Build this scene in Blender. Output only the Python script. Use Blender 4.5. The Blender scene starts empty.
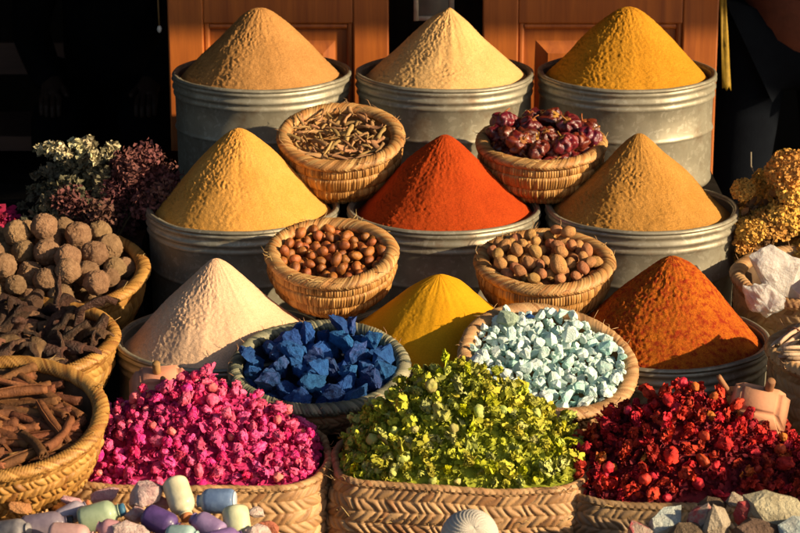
import bpy, bmesh, math, random
import numpy as np
from mathutils import Vector, Matrix, Euler, noise

random.seed(11)
PI = math.pi
scene = bpy.context.scene
col = scene.collection

# ------------------------------------------------------------------ camera model
PITCH = math.radians(16.7)
FPX = 2400.0
CAMZ = 2.1
SP, CP = math.sin(PITCH), math.cos(PITCH)

def at(px, py, d):
    """place seen at px,py (800x533 frame) at depth d along the lens axis"""
    x = (px - 400) / FPX * d
    yc = (266.5 - py) / FPX * d
    return Vector((x, d * CP + yc * SP, CAMZ - d * SP + yc * CP))

cam = bpy.data.cameras.new('camera')
camo = bpy.data.objects.new('camera', cam)
col.objects.link(camo)
camo.location = (0, 0, CAMZ)
camo.rotation_euler = (PI / 2 - PITCH, 0, 0)
cam.sensor_width = 36
cam.lens = 36 * FPX / 800
cam.clip_end = 400
cam.dof.use_dof = True
cam.dof.focus_distance = 4.55
cam.dof.aperture_fstop = 11.0
scene.camera = camo

# ------------------------------------------------------------------ light
SUN_AZ, SUN_EL = math.radians(-24), math.radians(21)
sdir = Vector((math.cos(SUN_AZ) * math.cos(SUN_EL), math.sin(SUN_AZ) * math.cos(SUN_EL), math.sin(SUN_EL)))
sun = bpy.data.lights.new('sun', 'SUN')
sun.energy = 5.0
sun.angle = math.radians(0.6)
sun.color = (1.0, 0.78, 0.48)
suno = bpy.data.objects.new('sun', sun)
col.objects.link(suno)
suno.location = (4, -2, 5)
suno.rotation_euler = (-sdir).to_track_quat('-Z', 'Y').to_euler()
w = bpy.data.worlds.new('World')
scene.world = w
w.use_nodes = True
wn = w.node_tree
bgn = wn.nodes['Background']
sky = wn.nodes.new('ShaderNodeTexSky')
sky.sky_type = 'NISHITA'
sky.sun_disc = False
sky.sun_elevation = SUN_EL
sky.sun_rotation = math.atan2(sdir.x, sdir.y)
sky.air_density = 1.0
sky.dust_density = 2.0
wn.links.new(sky.outputs[0], bgn.inputs[0])
bgn.inputs[1].default_value = 0.064
vs = scene.view_settings
vs.view_transform = 'Standard'
vs.look = 'None'
vs.exposure = 0.76
vs.gamma = 1
vs.use_curve_mapping = False

# ------------------------------------------------------------------ helpers
def tag(o, label=None, cat=None, group=None, kind=None):
    if label: o['label'] = label
    if cat: o['category'] = cat
    if group: o['group'] = group
    if kind: o['kind'] = kind
    return o

def empty(name, label, cat, mat=None, group=None):
    o = bpy.data.objects.new(name, None)
    o.empty_display_size = 0.05
    col.objects.link(o)
    if mat is not None: o.matrix_basis = mat
    return tag(o, label, cat, group)

def link(name, me, parent=None, mat=None):
    o = bpy.data.objects.new(name, me)
    col.objects.link(o)
    if parent: o.parent = parent
    if mat is not None: o.matrix_basis = mat
    return o

def mesh_from(name, verts, faces, m, smooth=True):
    me = bpy.data.meshes.new(name)
    me.from_pydata(verts, [], faces)
    me.materials.append(m)
    me.polygons.foreach_set('use_smooth', [smooth] * len(me.polygons))
    me.update()
    return me

class MB:
    """collects pieces of ONE mesh"""
    def __init__(self): self.v, self.f = [], []
    def add(self, vs, fs, M=None):
        n = len(self.v)
        self.v += [tuple(M @ Vector(v)) for v in vs] if M is not None else [tuple(v) for v in vs]
        self.f += [tuple(i + n for i in f) for f in fs]
    def box(self, x0, x1, y0, y1, z0, z1, M=None):
        self.add([(x0,y0,z0),(x1,y0,z0),(x1,y1,z0),(x0,y1,z0),(x0,y0,z1),(x1,y0,z1),(x1,y1,z1),(x0,y1,z1)],
                 [(0,3,2,1),(4,5,6,7),(0,1,5,4),(1,2,6,5),(2,3,7,6),(3,0,4,7)], M)
    def tube(self, pts, rad, n=8, M=None, flat=1.0):
        pts = [Vector(p) for p in pts]
        if not hasattr(rad, '__len__'): rad = [rad] * len(pts)
        vs, fs = [], []
        up = Vector((0.13, 0.21, 1)).normalized()
        t0 = (pts[1] - pts[0]).normalized()
        if abs(t0.dot(up)) > 0.9: up = Vector((1, 0.1, 0))
        for i, p in enumerate(pts):
            t = (pts[min(i + 1, len(pts) - 1)] - pts[max(i - 1, 0)]).normalized()
            a = up - t * up.dot(t); a.normalize(); b = t.cross(a); up = a
            for k in range(n):
                c, s = math.cos(2 * PI * k / n), math.sin(2 * PI * k / n)
                vs.append(p + (a * c * flat + b * s) * rad[i])
        for i in range(len(pts) - 1):
            for k in range(n):
                k2 = (k + 1) % n
                fs.append((i*n+k, i*n+k2, (i+1)*n+k2, (i+1)*n+k))
        fs.append(tuple(reversed(range(n)))); fs.append(tuple(range((len(pts)-1)*n, len(pts)*n)))
        self.add(vs, fs, M)
    def lathe(self, prof, n=24, M=None, cap=True):
        vs, fs = [], []
        for (r, z) in prof:
            for k in range(n):
                vs.append((r*math.cos(2*PI*k/n), r*math.sin(2*PI*k/n), z))
        for i in range(len(prof)-1):
            for k in range(n):
                k2 = (k+1) % n
                fs.append((i*n+k, i*n+k2, (i+1)*n+k2, (i+1)*n+k))
        if cap:
            fs.append(tuple(reversed(range(n)))); fs.append(tuple(range((len(prof)-1)*n, len(prof)*n)))
        self.add(vs, fs, M)
    def mesh(self, name, m, smooth=True): return mesh_from(name, self.v, self.f, m, smooth)
    def build(self, name, m, parent=None, mat=None, smooth=True): return link(name, self.mesh(name, m, smooth), parent, mat)

def grid_mesh(name, X, m, U=None, V=None, smooth=True):
    """X: (rows, cols, 3) numpy grid; U, V per vertex uv"""
    r, c = X.shape[:2]
    idx = np.arange(r * c).reshape(r, c)
    q = np.stack([idx[:-1, :-1], idx[:-1, 1:], idx[1:, 1:], idx[1:, :-1]], -1).reshape(-1, 4)
    me = bpy.data.meshes.new(name)
    me.vertices.add(r * c)
    me.vertices.foreach_set('co', X.reshape(-1).astype(np.float32))
    me.loops.add(q.size)
    me.loops.foreach_set('vertex_index', q.reshape(-1).astype(np.int32))
    me.polygons.add(len(q))
    me.polygons.foreach_set('loop_start', np.arange(0, q.size, 4, dtype=np.int32))
    me.polygons.foreach_set('use_smooth', np.full(len(q), smooth))
    if U is not None:
        uv = me.uv_layers.new(name='UVMap')
        d = np.stack([U.reshape(-1)[q.reshape(-1)], V.reshape(-1)[q.reshape(-1)]], -1)
        uv.data.foreach_set('uv', d.reshape(-1).astype(np.float32))
    me.materials.append(m)
    me.update(calc_edges=True)
    me.validate()
    return me

# ------------------------------------------------------------------ materials
def new_mat(name):
    m = bpy.data.materials.new(name)
    m.use_nodes = True
    nt = m.node_tree
    b = nt.nodes['Principled BSDF']
    return m, nt, b

def N(nt, typ, **kw):
    n = nt.nodes.new(typ)
    for k, v in kw.items(): setattr(n, k, v)
    return n

def rgba(c): return (c[0], c[1], c[2], 1)

def organic(name, c1, c2, scale=40, rough=0.7, bump=0.3, bscale=150, rnd=0.35, hue=0.02, metallic=0, coat=0,
            bdist=0.002, contrast=(0.35, 0.65), spec=0.3, sss=0, fine=None, sat=0.0):
    """two-tone noise colour, shifted per object, with noise bump"""
    m, nt, b = new_mat(name)
    L = nt.links.new
    tc = N(nt, 'ShaderNodeTexCoord')
    oi = N(nt, 'ShaderNodeObjectInfo')
    mul = N(nt, 'ShaderNodeMath', operation='MULTIPLY'); mul.inputs[1].default_value = 37.0
    L(oi.outputs['Random'], mul.inputs[0])
    n1 = N(nt, 'ShaderNodeTexNoise', noise_dimensions='4D')
    n1.inputs['Scale'].default_value = scale; n1.inputs['Detail'].default_value = 5
    L(tc.outputs['Object'], n1.inputs['Vector']); L(mul.outputs[0], n1.inputs['W'])
    mr = N(nt, 'ShaderNodeMapRange'); mr.inputs[1].default_value = contrast[0]; mr.inputs[2].default_value = contrast[1]
    L(n1.outputs['Fac'], mr.inputs[0])
    mx = N(nt, 'ShaderNodeMix', data_type='RGBA')
    mx.inputs['A'].default_value = rgba(c1); mx.inputs['B'].default_value = rgba(c2)
    L(mr.outputs[0], mx.inputs['Factor'])
    hs = N(nt, 'ShaderNodeHueSaturation')
    L(mx.outputs['Result'], hs.inputs['Color'])
    v = N(nt, 'ShaderNodeMapRange'); v.inputs[3].default_value = 1 - rnd; v.inputs[4].default_value = 1 + rnd
    L(oi.outputs['Random'], v.inputs[0]); L(v.outputs[0], hs.inputs['Value'])
    wn_ = N(nt, 'ShaderNodeTexWhiteNoise', noise_dimensions='1D'); L(mul.outputs[0], wn_.inputs['W'])
    h = N(nt, 'ShaderNodeMapRange'); h.inputs[3].default_value = 0.5 - hue; h.inputs[4].default_value = 0.5 + hue
    L(wn_.outputs['Value'], h.inputs[0]); L(h.outputs[0], hs.inputs['Hue'])
    if sat:
        mu2 = N(nt, 'ShaderNodeMath', operation='MULTIPLY'); mu2.inputs[1].default_value = 91.7
        L(oi.outputs['Random'], mu2.inputs[0])
        w2 = N(nt, 'ShaderNodeTexWhiteNoise', noise_dimensions='1D'); L(mu2.outputs[0], w2.inputs['W'])
        s_ = N(nt, 'ShaderNodeMapRange'); s_.inputs[3].default_value = 1 - sat; s_.inputs[4].default_value = 1 + sat * 0.4
        L(w2.outputs['Value'], s_.inputs[0]); L(s_.outputs[0], hs.inputs['Saturation'])
    L(hs.outputs[0], b.inputs['Base Color'])
    b.inputs['Roughness'].default_value = rough
    b.inputs['Metallic'].default_value = metallic
    b.inputs['Coat Weight'].default_value = coat
    b.inputs['Coat Roughness'].default_value = 0.25
    b.inputs['Specular IOR Level'].default_value = spec
    if sss:
        b.inputs['Subsurface Weight'].default_value = sss
        b.inputs['Subsurface Radius'].default_value = (0.01, 0.008, 0.006)
        b.inputs['Subsurface Scale'].default_value = 0.5
    if bump:
        n2 = N(nt, 'ShaderNodeTexNoise'); n2.inputs['Scale'].default_value = bscale; n2.inputs['Detail'].default_value = 6
        n2.inputs['Roughness'].default_value = 0.65
        L(tc.outputs['Object'], n2.inputs['Vector'])
        bp = N(nt, 'ShaderNodeBump'); bp.inputs['Strength'].default_value = bump; bp.inputs['Distance'].default_value = bdist
        L(n2.outputs['Fac'], bp.inputs['Height']); L(bp.outputs[0], b.inputs['Normal'])
    return m

def strand(name, ca, cb, cc, rough=0.55, dirt=0.35, coat=0.0):
    """woven straw: every strand (uv cell) its own tint, with stains and fibre grain"""
    m, nt, b = new_mat(name)
    L = nt.links.new
    uv = N(nt, 'ShaderNodeUVMap'); uv.uv_map = 'UVMap'
    sp = N(nt, 'ShaderNodeSeparateXYZ'); L(uv.outputs[0], sp.inputs[0])
    fx = N(nt, 'ShaderNodeMath', operation='FLOOR'); L(sp.outputs[0], fx.inputs[0])
    fy = N(nt, 'ShaderNodeMath', operation='FLOOR'); L(sp.outputs[1], fy.inputs[0])
    cm = N(nt, 'ShaderNodeCombineXYZ'); L(fx.outputs[0], cm.inputs[0]); L(fy.outputs[0], cm.inputs[1])
    wnz = N(nt, 'ShaderNodeTexWhiteNoise', noise_dimensions='2D'); L(cm.outputs[0], wnz.inputs['Vector'])
    rp = N(nt, 'ShaderNodeValToRGB')
    rp.color_ramp.elements[0].color = rgba(tuple(q * .8 for q in ca)); rp.color_ramp.elements[1].color = rgba(cc)
    e = rp.color_ramp.elements.new(0.5); e.color = rgba(cb)
    L(wnz.outputs['Value'], rp.inputs[0])
    tc = N(nt, 'ShaderNodeTexCoord')
    n1 = N(nt, 'ShaderNodeTexNoise'); n1.inputs['Scale'].default_value = 22; n1.inputs['Detail'].default_value = 5
    L(tc.outputs['Object'], n1.inputs['Vector'])
    mr = N(nt, 'ShaderNodeMapRange'); mr.inputs[1].default_value = 0.4; mr.inputs[2].default_value = 0.75
    mr.inputs[3].default_value = 1.0; mr.inputs[4].default_value = 1 - dirt
    L(n1.outputs['Fac'], mr.inputs[0])
    hs = N(nt, 'ShaderNodeHueSaturation'); L(rp.outputs[0], hs.inputs['Color']); L(mr.outputs[0], hs.inputs['Value'])
    L(hs.outputs[0], b.inputs['Base Color'])
    b.inputs['Roughness'].default_value = rough
    b.inputs['Specular IOR Level'].default_value = 0.35
    n2 = N(nt, 'ShaderNodeTexNoise'); n2.inputs['Scale'].default_value = 500; n2.inputs['Detail'].default_value = 3
    L(tc.outputs['Object'], n2.inputs['Vector'])
    bp = N(nt, 'ShaderNodeBump'); bp.inputs['Strength'].default_value = 0.35; bp.inputs['Distance'].default_value = 0.001
    L(n2.outputs['Fac'], bp.inputs['Height']); L(bp.outputs[0], b.inputs['Normal'])
    return m

def powder(name, c1, c2, grain=0.5, fleck=None):
    m, nt, b = new_mat(name)
    L = nt.links.new
    tc = N(nt, 'ShaderNodeTexCoord')
    n1 = N(nt, 'ShaderNodeTexNoise'); n1.inputs['Scale'].default_value = 14; n1.inputs['Detail'].default_value = 8
    n1.inputs['Roughness'].default_value = 0.7
    L(tc.outputs['Object'], n1.inputs['Vector'])
    mr = N(nt, 'ShaderNodeMapRange'); mr.inputs[1].default_value = 0.35; mr.inputs[2].default_value = 0.68
    L(n1.outputs['Fac'], mr.inputs[0])
    mx = N(nt, 'ShaderNodeMix', data_type='RGBA'); mx.inputs['A'].default_value = rgba(c1); mx.inputs['B'].default_value = rgba(c2)
    L(mr.outputs[0], mx.inputs['Factor'])
    n3 = N(nt, 'ShaderNodeTexNoise'); n3.inputs['Scale'].default_value = 420; n3.inputs['Detail'].default_value = 3
    L(tc.outputs['Object'], n3.inputs['Vector'])
    v = N(nt, 'ShaderNodeMapRange'); v.inputs[1].default_value = 0.3; v.inputs[2].default_value = 0.7
    v.inputs[3].default_value = 1 - 0.3 * grain; v.inputs[4].default_value = 1 + 0.3 * grain
    L(n3.outputs['Fac'], v.inputs[0])
    hs = N(nt, 'ShaderNodeHueSaturation'); L(mx.outputs['Result'], hs.inputs['Color']); L(v.outputs[0], hs.inputs['Value'])
    out = hs.outputs[0]
    if fleck:
        n4 = N(nt, 'ShaderNodeTexNoise'); n4.inputs['Scale'].default_value = 75; n4.inputs['Detail'].default_value = 9
        n4.inputs['Roughness'].default_value = 0.75
        L(tc.outputs['Object'], n4.inputs['Vector'])
        f = N(nt, 'ShaderNodeMapRange'); f.inputs[1].default_value = 0.47; f.inputs[2].default_value = 0.60
        L(n4.outputs['Fac'], f.inputs[0])
        m2 = N(nt, 'ShaderNodeMix', data_type='RGBA'); L(f.outputs[0], m2.inputs['Factor'])
        L(out, m2.inputs['A']); m2.inputs['B'].default_value = rgba(fleck); out = m2.outputs['Result']
    L(out, b.inputs['Base Color'])
    b.inputs['Roughness'].default_value = 0.95
    b.inputs['Specular IOR Level'].default_value = 0.1
    n2 = N(nt, 'ShaderNodeTexNoise'); n2.inputs['Scale'].default_value = 260; n2.inputs['Detail'].default_value = 6
    n2.inputs['Roughness'].default_value = 0.7
    L(tc.outputs['Object'], n2.inputs['Vector'])
    bp = N(nt, 'ShaderNodeBump'); bp.inputs['Strength'].default_value = 0.7 * grain; bp.inputs['Distance'].default_value = 0.004
    L(n2.outputs['Fac'], bp.inputs['Height']); L(bp.outputs[0], b.inputs['Normal'])
    return m

def wood(name, c1, c2, rough=0.5, axis='Z', scale=8, coat=0.15):
    m, nt, b = new_mat(name)
    L = nt.links.new
    tc = N(nt, 'ShaderNodeTexCoord')
    mp = N(nt, 'ShaderNodeMapping')
    s = [scale * 3, scale * 3, scale * 3]; s['XYZ'.index(axis)] = scale * 0.15
    mp.inputs['Scale'].default_value = s
    L(tc.outputs['Object'], mp.inputs['Vector'])
    n1 = N(nt, 'ShaderNodeTexNoise'); n1.inputs['Scale'].default_value = 1.6; n1.inputs['Detail'].default_value = 8
    n1.inputs['Roughness'].default_value = 0.65; n1.inputs['Distortion'].default_value = 0.6
    L(mp.outputs[0], n1.inputs['Vector'])
    mr = N(nt, 'ShaderNodeMapRange'); mr.inputs[1].default_value = 0.3; mr.inputs[2].default_value = 0.7
    L(n1.outputs['Fac'], mr.inputs[0])
    mx = N(nt, 'ShaderNodeMix', data_type='RGBA'); mx.inputs['A'].default_value = rgba(c1); mx.inputs['B'].default_value = rgba(c2)
    L(mr.outputs[0], mx.inputs['Factor'])
    L(mx.outputs['Result'], b.inputs['Base Color'])
    b.inputs['Roughness'].default_value = rough
    b.inputs['Coat Weight'].default_value = coat; b.inputs['Coat Roughness'].default_value = 0.4
    bp = N(nt, 'ShaderNodeBump'); bp.inputs['Strength'].default_value = 0.25; bp.inputs['Distance'].default_value = 0.002
    L(n1.outputs['Fac'], bp.inputs['Height']); L(bp.outputs[0], b.inputs['Normal'])
    return m

def zinc(name):
    m, nt, b = new_mat(name)
    L = nt.links.new
    tc = N(nt, 'ShaderNodeTexCoord'); oi = N(nt, 'ShaderNodeObjectInfo')
    ad = N(nt, 'ShaderNodeVectorMath', operation='ADD'); L(tc.outputs['Object'], ad.inputs[0])
    cb = N(nt, 'ShaderNodeCombineXYZ'); L(oi.outputs['Random'], cb.inputs[0]); L(oi.outputs['Random'], cb.inputs[1]); L(cb.outputs[0], ad.inputs[1])
    vo = N(nt, 'ShaderNodeTexVoronoi'); vo.inputs['Scale'].default_value = 120
    nz = N(nt, 'ShaderNodeTexNoise'); nz.inputs['Scale'].default_value = 30; nz.inputs['Detail'].default_value = 4
    L(ad.outputs[0], nz.inputs['Vector'])
    ds = N(nt, 'ShaderNodeMix', data_type='RGBA'); ds.inputs['Factor'].default_value = 0.05
    L(ad.outputs[0], ds.inputs['A']); L(nz.outputs['Color'], ds.inputs['B']); L(ds.outputs['Result'], vo.inputs['Vector'])
    sp = N(nt, 'ShaderNodeSeparateColor'); L(vo.outputs['Color'], sp.inputs[0])
    n2 = N(nt, 'ShaderNodeTexNoise'); n2.inputs['Scale'].default_value = 9; n2.inputs['Detail'].default_value = 7
    n2.inputs['Roughness'].default_value = 0.7
    L(ad.outputs[0], n2.inputs['Vector'])
    mr = N(nt, 'ShaderNodeMapRange'); mr.inputs[1].default_value = 0.35; mr.inputs[2].default_value = 0.7
    L(n2.outputs['Fac'], mr.inputs[0])
    mx = N(nt, 'ShaderNodeMix', data_type='RGBA'); mx.inputs['A'].default_value = (.345, .315, .24, 1); mx.inputs['B'].default_value = (.20, .178, .13, 1)
    L(mr.outputs[0], mx.inputs['Factor'])
    # bright spangles, only some cells
    f = N(nt, 'ShaderNodeMapRange'); f.inputs[1].default_value = 0.72; f.inputs[2].default_value = 0.95; f.inputs[4].default_value = 0.28
    L(sp.outputs[0], f.inputs[0])
    m2 = N(nt, 'ShaderNodeMix', data_type='RGBA'); m2.inputs['B'].default_value = (.56, .53, .44, 1)
    L(f.outputs[0], m2.inputs['Factor']); L(mx.outputs['Result'], m2.inputs['A'])
    # rusty and dusty stains
    n5 = N(nt, 'ShaderNodeTexNoise'); n5.inputs['Scale'].default_value = 13; n5.inputs['Detail'].default_value = 9; n5.inputs['Roughness'].default_value = 0.72
    av = N(nt, 'ShaderNodeVectorMath', operation='ADD'); av.inputs[1].default_value = (4.1, 2.2, 7.3); L(ad.outputs[0], av.inputs[0]); L(av.outputs[0], n5.inputs['Vector'])
    f5 = N(nt, 'ShaderNodeMapRange'); f5.inputs[1].default_value = 0.53; f5.inputs[2].default_value = 0.70; f5.inputs[4].default_value = 0.8
    L(n5.outputs['Fac'], f5.inputs[0])
    m5 = N(nt, 'ShaderNodeMix', data_type='RGBA'); m5.inputs['B'].default_value = (.20, .13, .075, 1)
    L(f5.outputs[0], m5.inputs['Factor']); L(m2.outputs['Result'], m5.inputs['A'])
    L(m5.outputs['Result'], b.inputs['Base Color'])
    b.inputs['Metallic'].default_value = 0.45
    r = N(nt, 'ShaderNodeMapRange'); r.inputs[3].default_value = 0.36; r.inputs[4].default_value = 0.62
    L(n2.outputs['Fac'], r.inputs[0]); L(r.outputs[0], b.inputs['Roughness'])
    bp = N(nt, 'ShaderNodeBump'); bp.inputs['Strength'].default_value = 0.12; bp.inputs['Distance'].default_value = 0.002
    L(n2.outputs['Fac'], bp.inputs['Height']); L(bp.outputs[0], b.inputs['Normal'])
    return m

MT = {}
MT['zinc'] = zinc('galvanised metal')
MT['door'] = wood('orange door wood', (.50, .140, .018), (.24, .056, .008), coat=0.05)
MT['darkwood'] = wood('dark wood', (.06, .03, .015), (.03, .016, .01), rough=.7, coat=0)
MT['bench'] = wood('bench wood', (.12, .06, .04), (.07, .035, .025), rough=.7, axis='X', coat=0)
MT['straw_gold'] = strand('golden straw', (.30, .125, .028), (.47, .225, .06), (.58, .32, .105))
MT['straw_pale'] = strand('pale straw rim', (.34, .15, .045), (.60, .36, .14), (.46, .19, .055))
MT['straw_tan'] = strand('tan palm plait', (.44, .235, .10), (.58, .35, .165), (.32, .15, .06))
MT['straw_brown'] = strand('brown palm plait', (.30, .18, .09), (.38, .24, .12), (.22, .12, .05))
MT['straw_yellow'] = strand('yellow straw plait', (.38, .175, .036), (.50, .265, .07), (.24, .095, .02))
MT['straw_navy'] = strand('green grey plaited grass', (.12, .13, .085), (.36, .33, .21), (.06, .07, .06))
MT['fibre'] = organic('loose straw fibre', (.50, .32, .15), (.36, .2, .08), rnd=.1)
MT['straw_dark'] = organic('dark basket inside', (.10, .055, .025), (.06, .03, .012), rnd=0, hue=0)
MT['navy_inside'] = organic('blue stained basket inside', (.012, .02, .06), (.02, .025, .04), rnd=0, hue=0)

# ------------------------------------------------------------------ woven shells
def circle_path(R, n):
    a = np.linspace(0, 2 * PI, n + 1)
    nrm = np.stack([np.cos(a), np.sin(a)], -1)
    return nrm * R, nrm, np.linspace(0, 1, n + 1)

def rrect_path(a, b, r, n):
    """rounded rectangle, counter-clockwise, slightly bulged sides"""
    pts, nr = [], []
    K = 4000
    segs = []
    L1, L2, arc = 2 * (a - r), 2 * (b - r), PI * r / 2
    tot = 2 * L1 + 2 * L2 + 4 * arc
    for i in range(n + 1):
        s = (i / n) * tot % tot
        seq = [('l', (a, -(b - r)), (0, 1), L2), ('c', (a - r, b - r), 0, arc), ('l', (a - r, b), (-1, 0), L1), ('c', (-(a - r), b - r), PI/2, arc),
               ('l', (-a, b - r), (0, -1), L2), ('c', (-(a - r), -(b - r)), PI, arc), ('l', (-(a - r), -b), (1, 0), L1), ('c', (a - r, -(b - r)), 1.5*PI, arc)]
        for q in seq:
            if s <= q[3] or q is seq[-1]:
                if q[0] == 'l':
                    p = (q[1][0] + q[2][0]*s, q[1][1] + q[2][1]*s); nn = (q[2][1], -q[2][0])
                    bulge = math.sin(PI * s / q[3]) * 0.012
                    p = (p[0] + nn[0]*bulge, p[1] + nn[1]*bulge)
                else:
                    an = q[2] + s / r; nn = (math.cos(an), math.sin(an)); p = (q[1][0] + r*nn[0], q[1][1] + r*nn[1])
                break
            s -= q[3]
        pts.append(p); nr.append(nn)
    return np.array(pts), np.array(nr), np.linspace(0, 1, n + 1)

def wob(P, amp, seed, freq=9.0):
    f = P.reshape(-1, 3)
    for i in range(len(f)):
        nz = noise.noise_vector(Vector(f[i]) * freq + Vector((seed, seed * 1.7, 3.1)))
        f[i] += np.array(nz) * amp
    return P

def weave(name, path, prof, bands, Ns, kind, amp, m, rows=7, k=0.85, coil=0.0, seed=1, wobble=0.002, slope=0.0):
    base, nrm, s = path
    R = bands * rows + 1
    t = np.linspace(0, 1, R)
    off = np.interp(t, [p[0] for p in prof], [p[1] for p in prof])
    z = np.interp(t, [p[0] for p in prof], [p[2] for p in prof])
    do, dz = np.gradient(off), np.gradient(z)
    ln = np.sqrt(do**2 + dz**2) + 1e-9
    no, nz = -dz / ln, do / ln
    bt = t * bands
    band = np.minimum(np.floor(bt + 1e-6), bands - 1); v = np.clip(bt - band, 0, 1)
    T, S = np.meshgrid(np.arange(R), s, indexing='ij')
    vv = v[:, None]; bb = band[:, None]
    if kind == 'herring':
        ph = s[None, :] * Ns + np.where(bb % 2 == 0, vv, 1 - vv) * k + .16 * np.sin(s[None, :] * 2 * PI * 23 + bb * 2.1) + .12 * np.sin(s[None, :] * 2 * PI * 37 + bb * 4.7)
    else:
        ph = s[None, :] * Ns + bb * 0.37 + 0 * vv
    f = ph - np.floor(ph)
    ridge = np.sqrt(np.clip(1 - (2 * f - 1) ** 2, 0, 1))
    g = np.clip(1 - (2 * vv - 1) ** 2, 0, 1) ** 0.4
    disp = amp * ridge * (0.35 + 0.65 * g) + coil * np.clip(1 - (2 * vv - 1) ** 2, 0, 1) ** 0.5
    jit = np.sin(np.floor(ph) * 12.9898 + bb * 78.233) * 43758.5453
    disp = disp * (0.75 + 0.5 * (jit - np.floor(jit)))
    o2 = off[:, None] + disp * no[:, None]
    X = np.zeros((R, len(s), 3))
    X[..., 0] = base[None, :, 0] + nrm[None, :, 0] * o2
    X[..., 1] = base[None, :, 1] + nrm[None, :, 1] * o2
    X[..., 2] = z[:, None] + disp * nz[:, None]
    wob(X, wobble, seed)
    U = ph + 0 * T; V = bb + 0 * S + 0.5
    return grid_mesh(name, X, m, U, V)

def rim_roll(name, path, w_, h_, off, z, Ns, k, amp, m, seed=1, rings=16, wobble=0.002, chev=False):
    base, nrm, s = path
    ph_ = np.linspace(0, 2 * PI, rings + 1)
    P, S = np.meshgrid(ph_, s, indexing='ij')
    if chev: sl = np.abs(((P / PI) % 2) - 1) * 2
    else: sl = P / (2 * PI) * 2
    phase = S * Ns + k * sl
    f = phase - np.floor(phase)
    ridge = np.sqrt(np.clip(1 - (2 * f - 1) ** 2, 0, 1))
    jit = np.sin(np.floor(phase) * 12.9898) * 43758.5453
    d = amp * ridge * (0.75 + 0.5 * (jit - np.floor(jit)))
    o = off + (w_ + d) * np.cos(P)
    X = np.zeros(P.shape + (3,))
    X[..., 0] = base[None, :, 0] + nrm[None, :, 0] * o
    X[..., 1] = base[None, :, 1] + nrm[None, :, 1] * o
    X[..., 2] = z + (h_ + d) * np.sin(P)
    wob(X, wobble, seed)
    return grid_mesh(name, X, m, phase, np.full(P.shape, 0.5))

def inner_mesh(name, path, prof, m):
    base, nrm, s = path
    st = max(1, (len(s) - 1) // 96)
    ix = list(range(0, len(s) - 1, st)) + [len(s) - 1]
    base, nrm = base[ix], nrm[ix]
    X = np.zeros((len(prof) + 1, len(ix), 3))
    for i, (o, z) in enumerate(prof):
        X[i, :, 0] = base[:, 0] + nrm[:, 0] * o; X[i, :, 1] = base[:, 1] + nrm[:, 1] * o; X[i, :, 2] = z
    X[-1, :, :2] = X[-2, :, :2] * 0.01; X[-1, :, 2] = prof[-1][1]
    return grid_mesh(name, X, m)

def M_at(p, tilt=0, roll=0, yaw=0):
    return Matrix.Translation(p) @ Matrix.Rotation(math.radians(roll), 4, 'Y') @ Matrix.Rotation(math.radians(tilt), 4, 'X') @ Matrix.Rotation(math.radians(yaw), 4, 'Z')

def fray(root, path, z, m, seed, n=26, off=-.004, L=(.008, .024)):
    rg = random.Random(seed + 900); mb = MB()
    base, nrm, s_ = path
    for q in range(n):
        i = rg.randrange(len(base) - 1)
        p = Vector((base[i][0] + nrm[i][0] * off, base[i][1] + nrm[i][1] * off, z + rg.uniform(-.004, .006)))
        nv = Vector((nrm[i][0], nrm[i][1], 0)); tv = Vector((-nv.y, nv.x, 0))
        d = (nv * rg.uniform(.1, 1) + tv * rg.uniform(-1.2, 1.2) + Vector((0, 0, rg.uniform(-.1, .8)))).normalized()
        l = rg.uniform(*L); b = rand_dir(rg) * l * .25
        mb.tube([p, p + d * l * .5 + b, p + d * l], [.0007, .0006, .0003], 5)
    tag(mb.build('frayed_straw', m, root), kind='stuff')

def coil_basket(p, R, h, tilt, label, group=None, seed=1, roll=0, coils=4, yaw=0, rimw=0.013, fill=0.042):
    Mx = M_at(p, tilt, roll, yaw)
    root = empty('coiled_basket', label, 'basket', Mx, group)
    Ns = 150
    path = circle_path(R, Ns * 6)
    prof = [(0, -0.008, -0.008), (0.3, -0.006, -h * 0.30), (0.6, -R * .14, -h * 0.66), (0.85, -R * .34, -h * .94), (1, -R * 0.46, -h)]
    link('body', weave('basket body', path, prof, coils, Ns, 'wrap', 0.0022, MT['straw_gold'], rows=10, coil=0.0042, seed=seed, wobble=0.003), root)
    link('rim', rim_roll('basket rim', path, rimw, 0.0085, -rimw * 0.85, 0.0, 120, 2.6, 0.0034, MT['straw_pale'], seed=seed, wobble=0.003, chev=True, rings=28), root)
    fray(root, path, .006, MT['fibre'], seed, 30)
    link('lining', inner_mesh('basket lining', path, [(-rimw * 1.3, 0.002), (-rimw * 1.6, -fill), (-R * 0.5, -fill - 0.006)], MT['straw_gold_in']), root)
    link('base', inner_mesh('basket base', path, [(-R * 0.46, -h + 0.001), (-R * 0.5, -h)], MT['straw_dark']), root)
    return root, Mx

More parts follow.
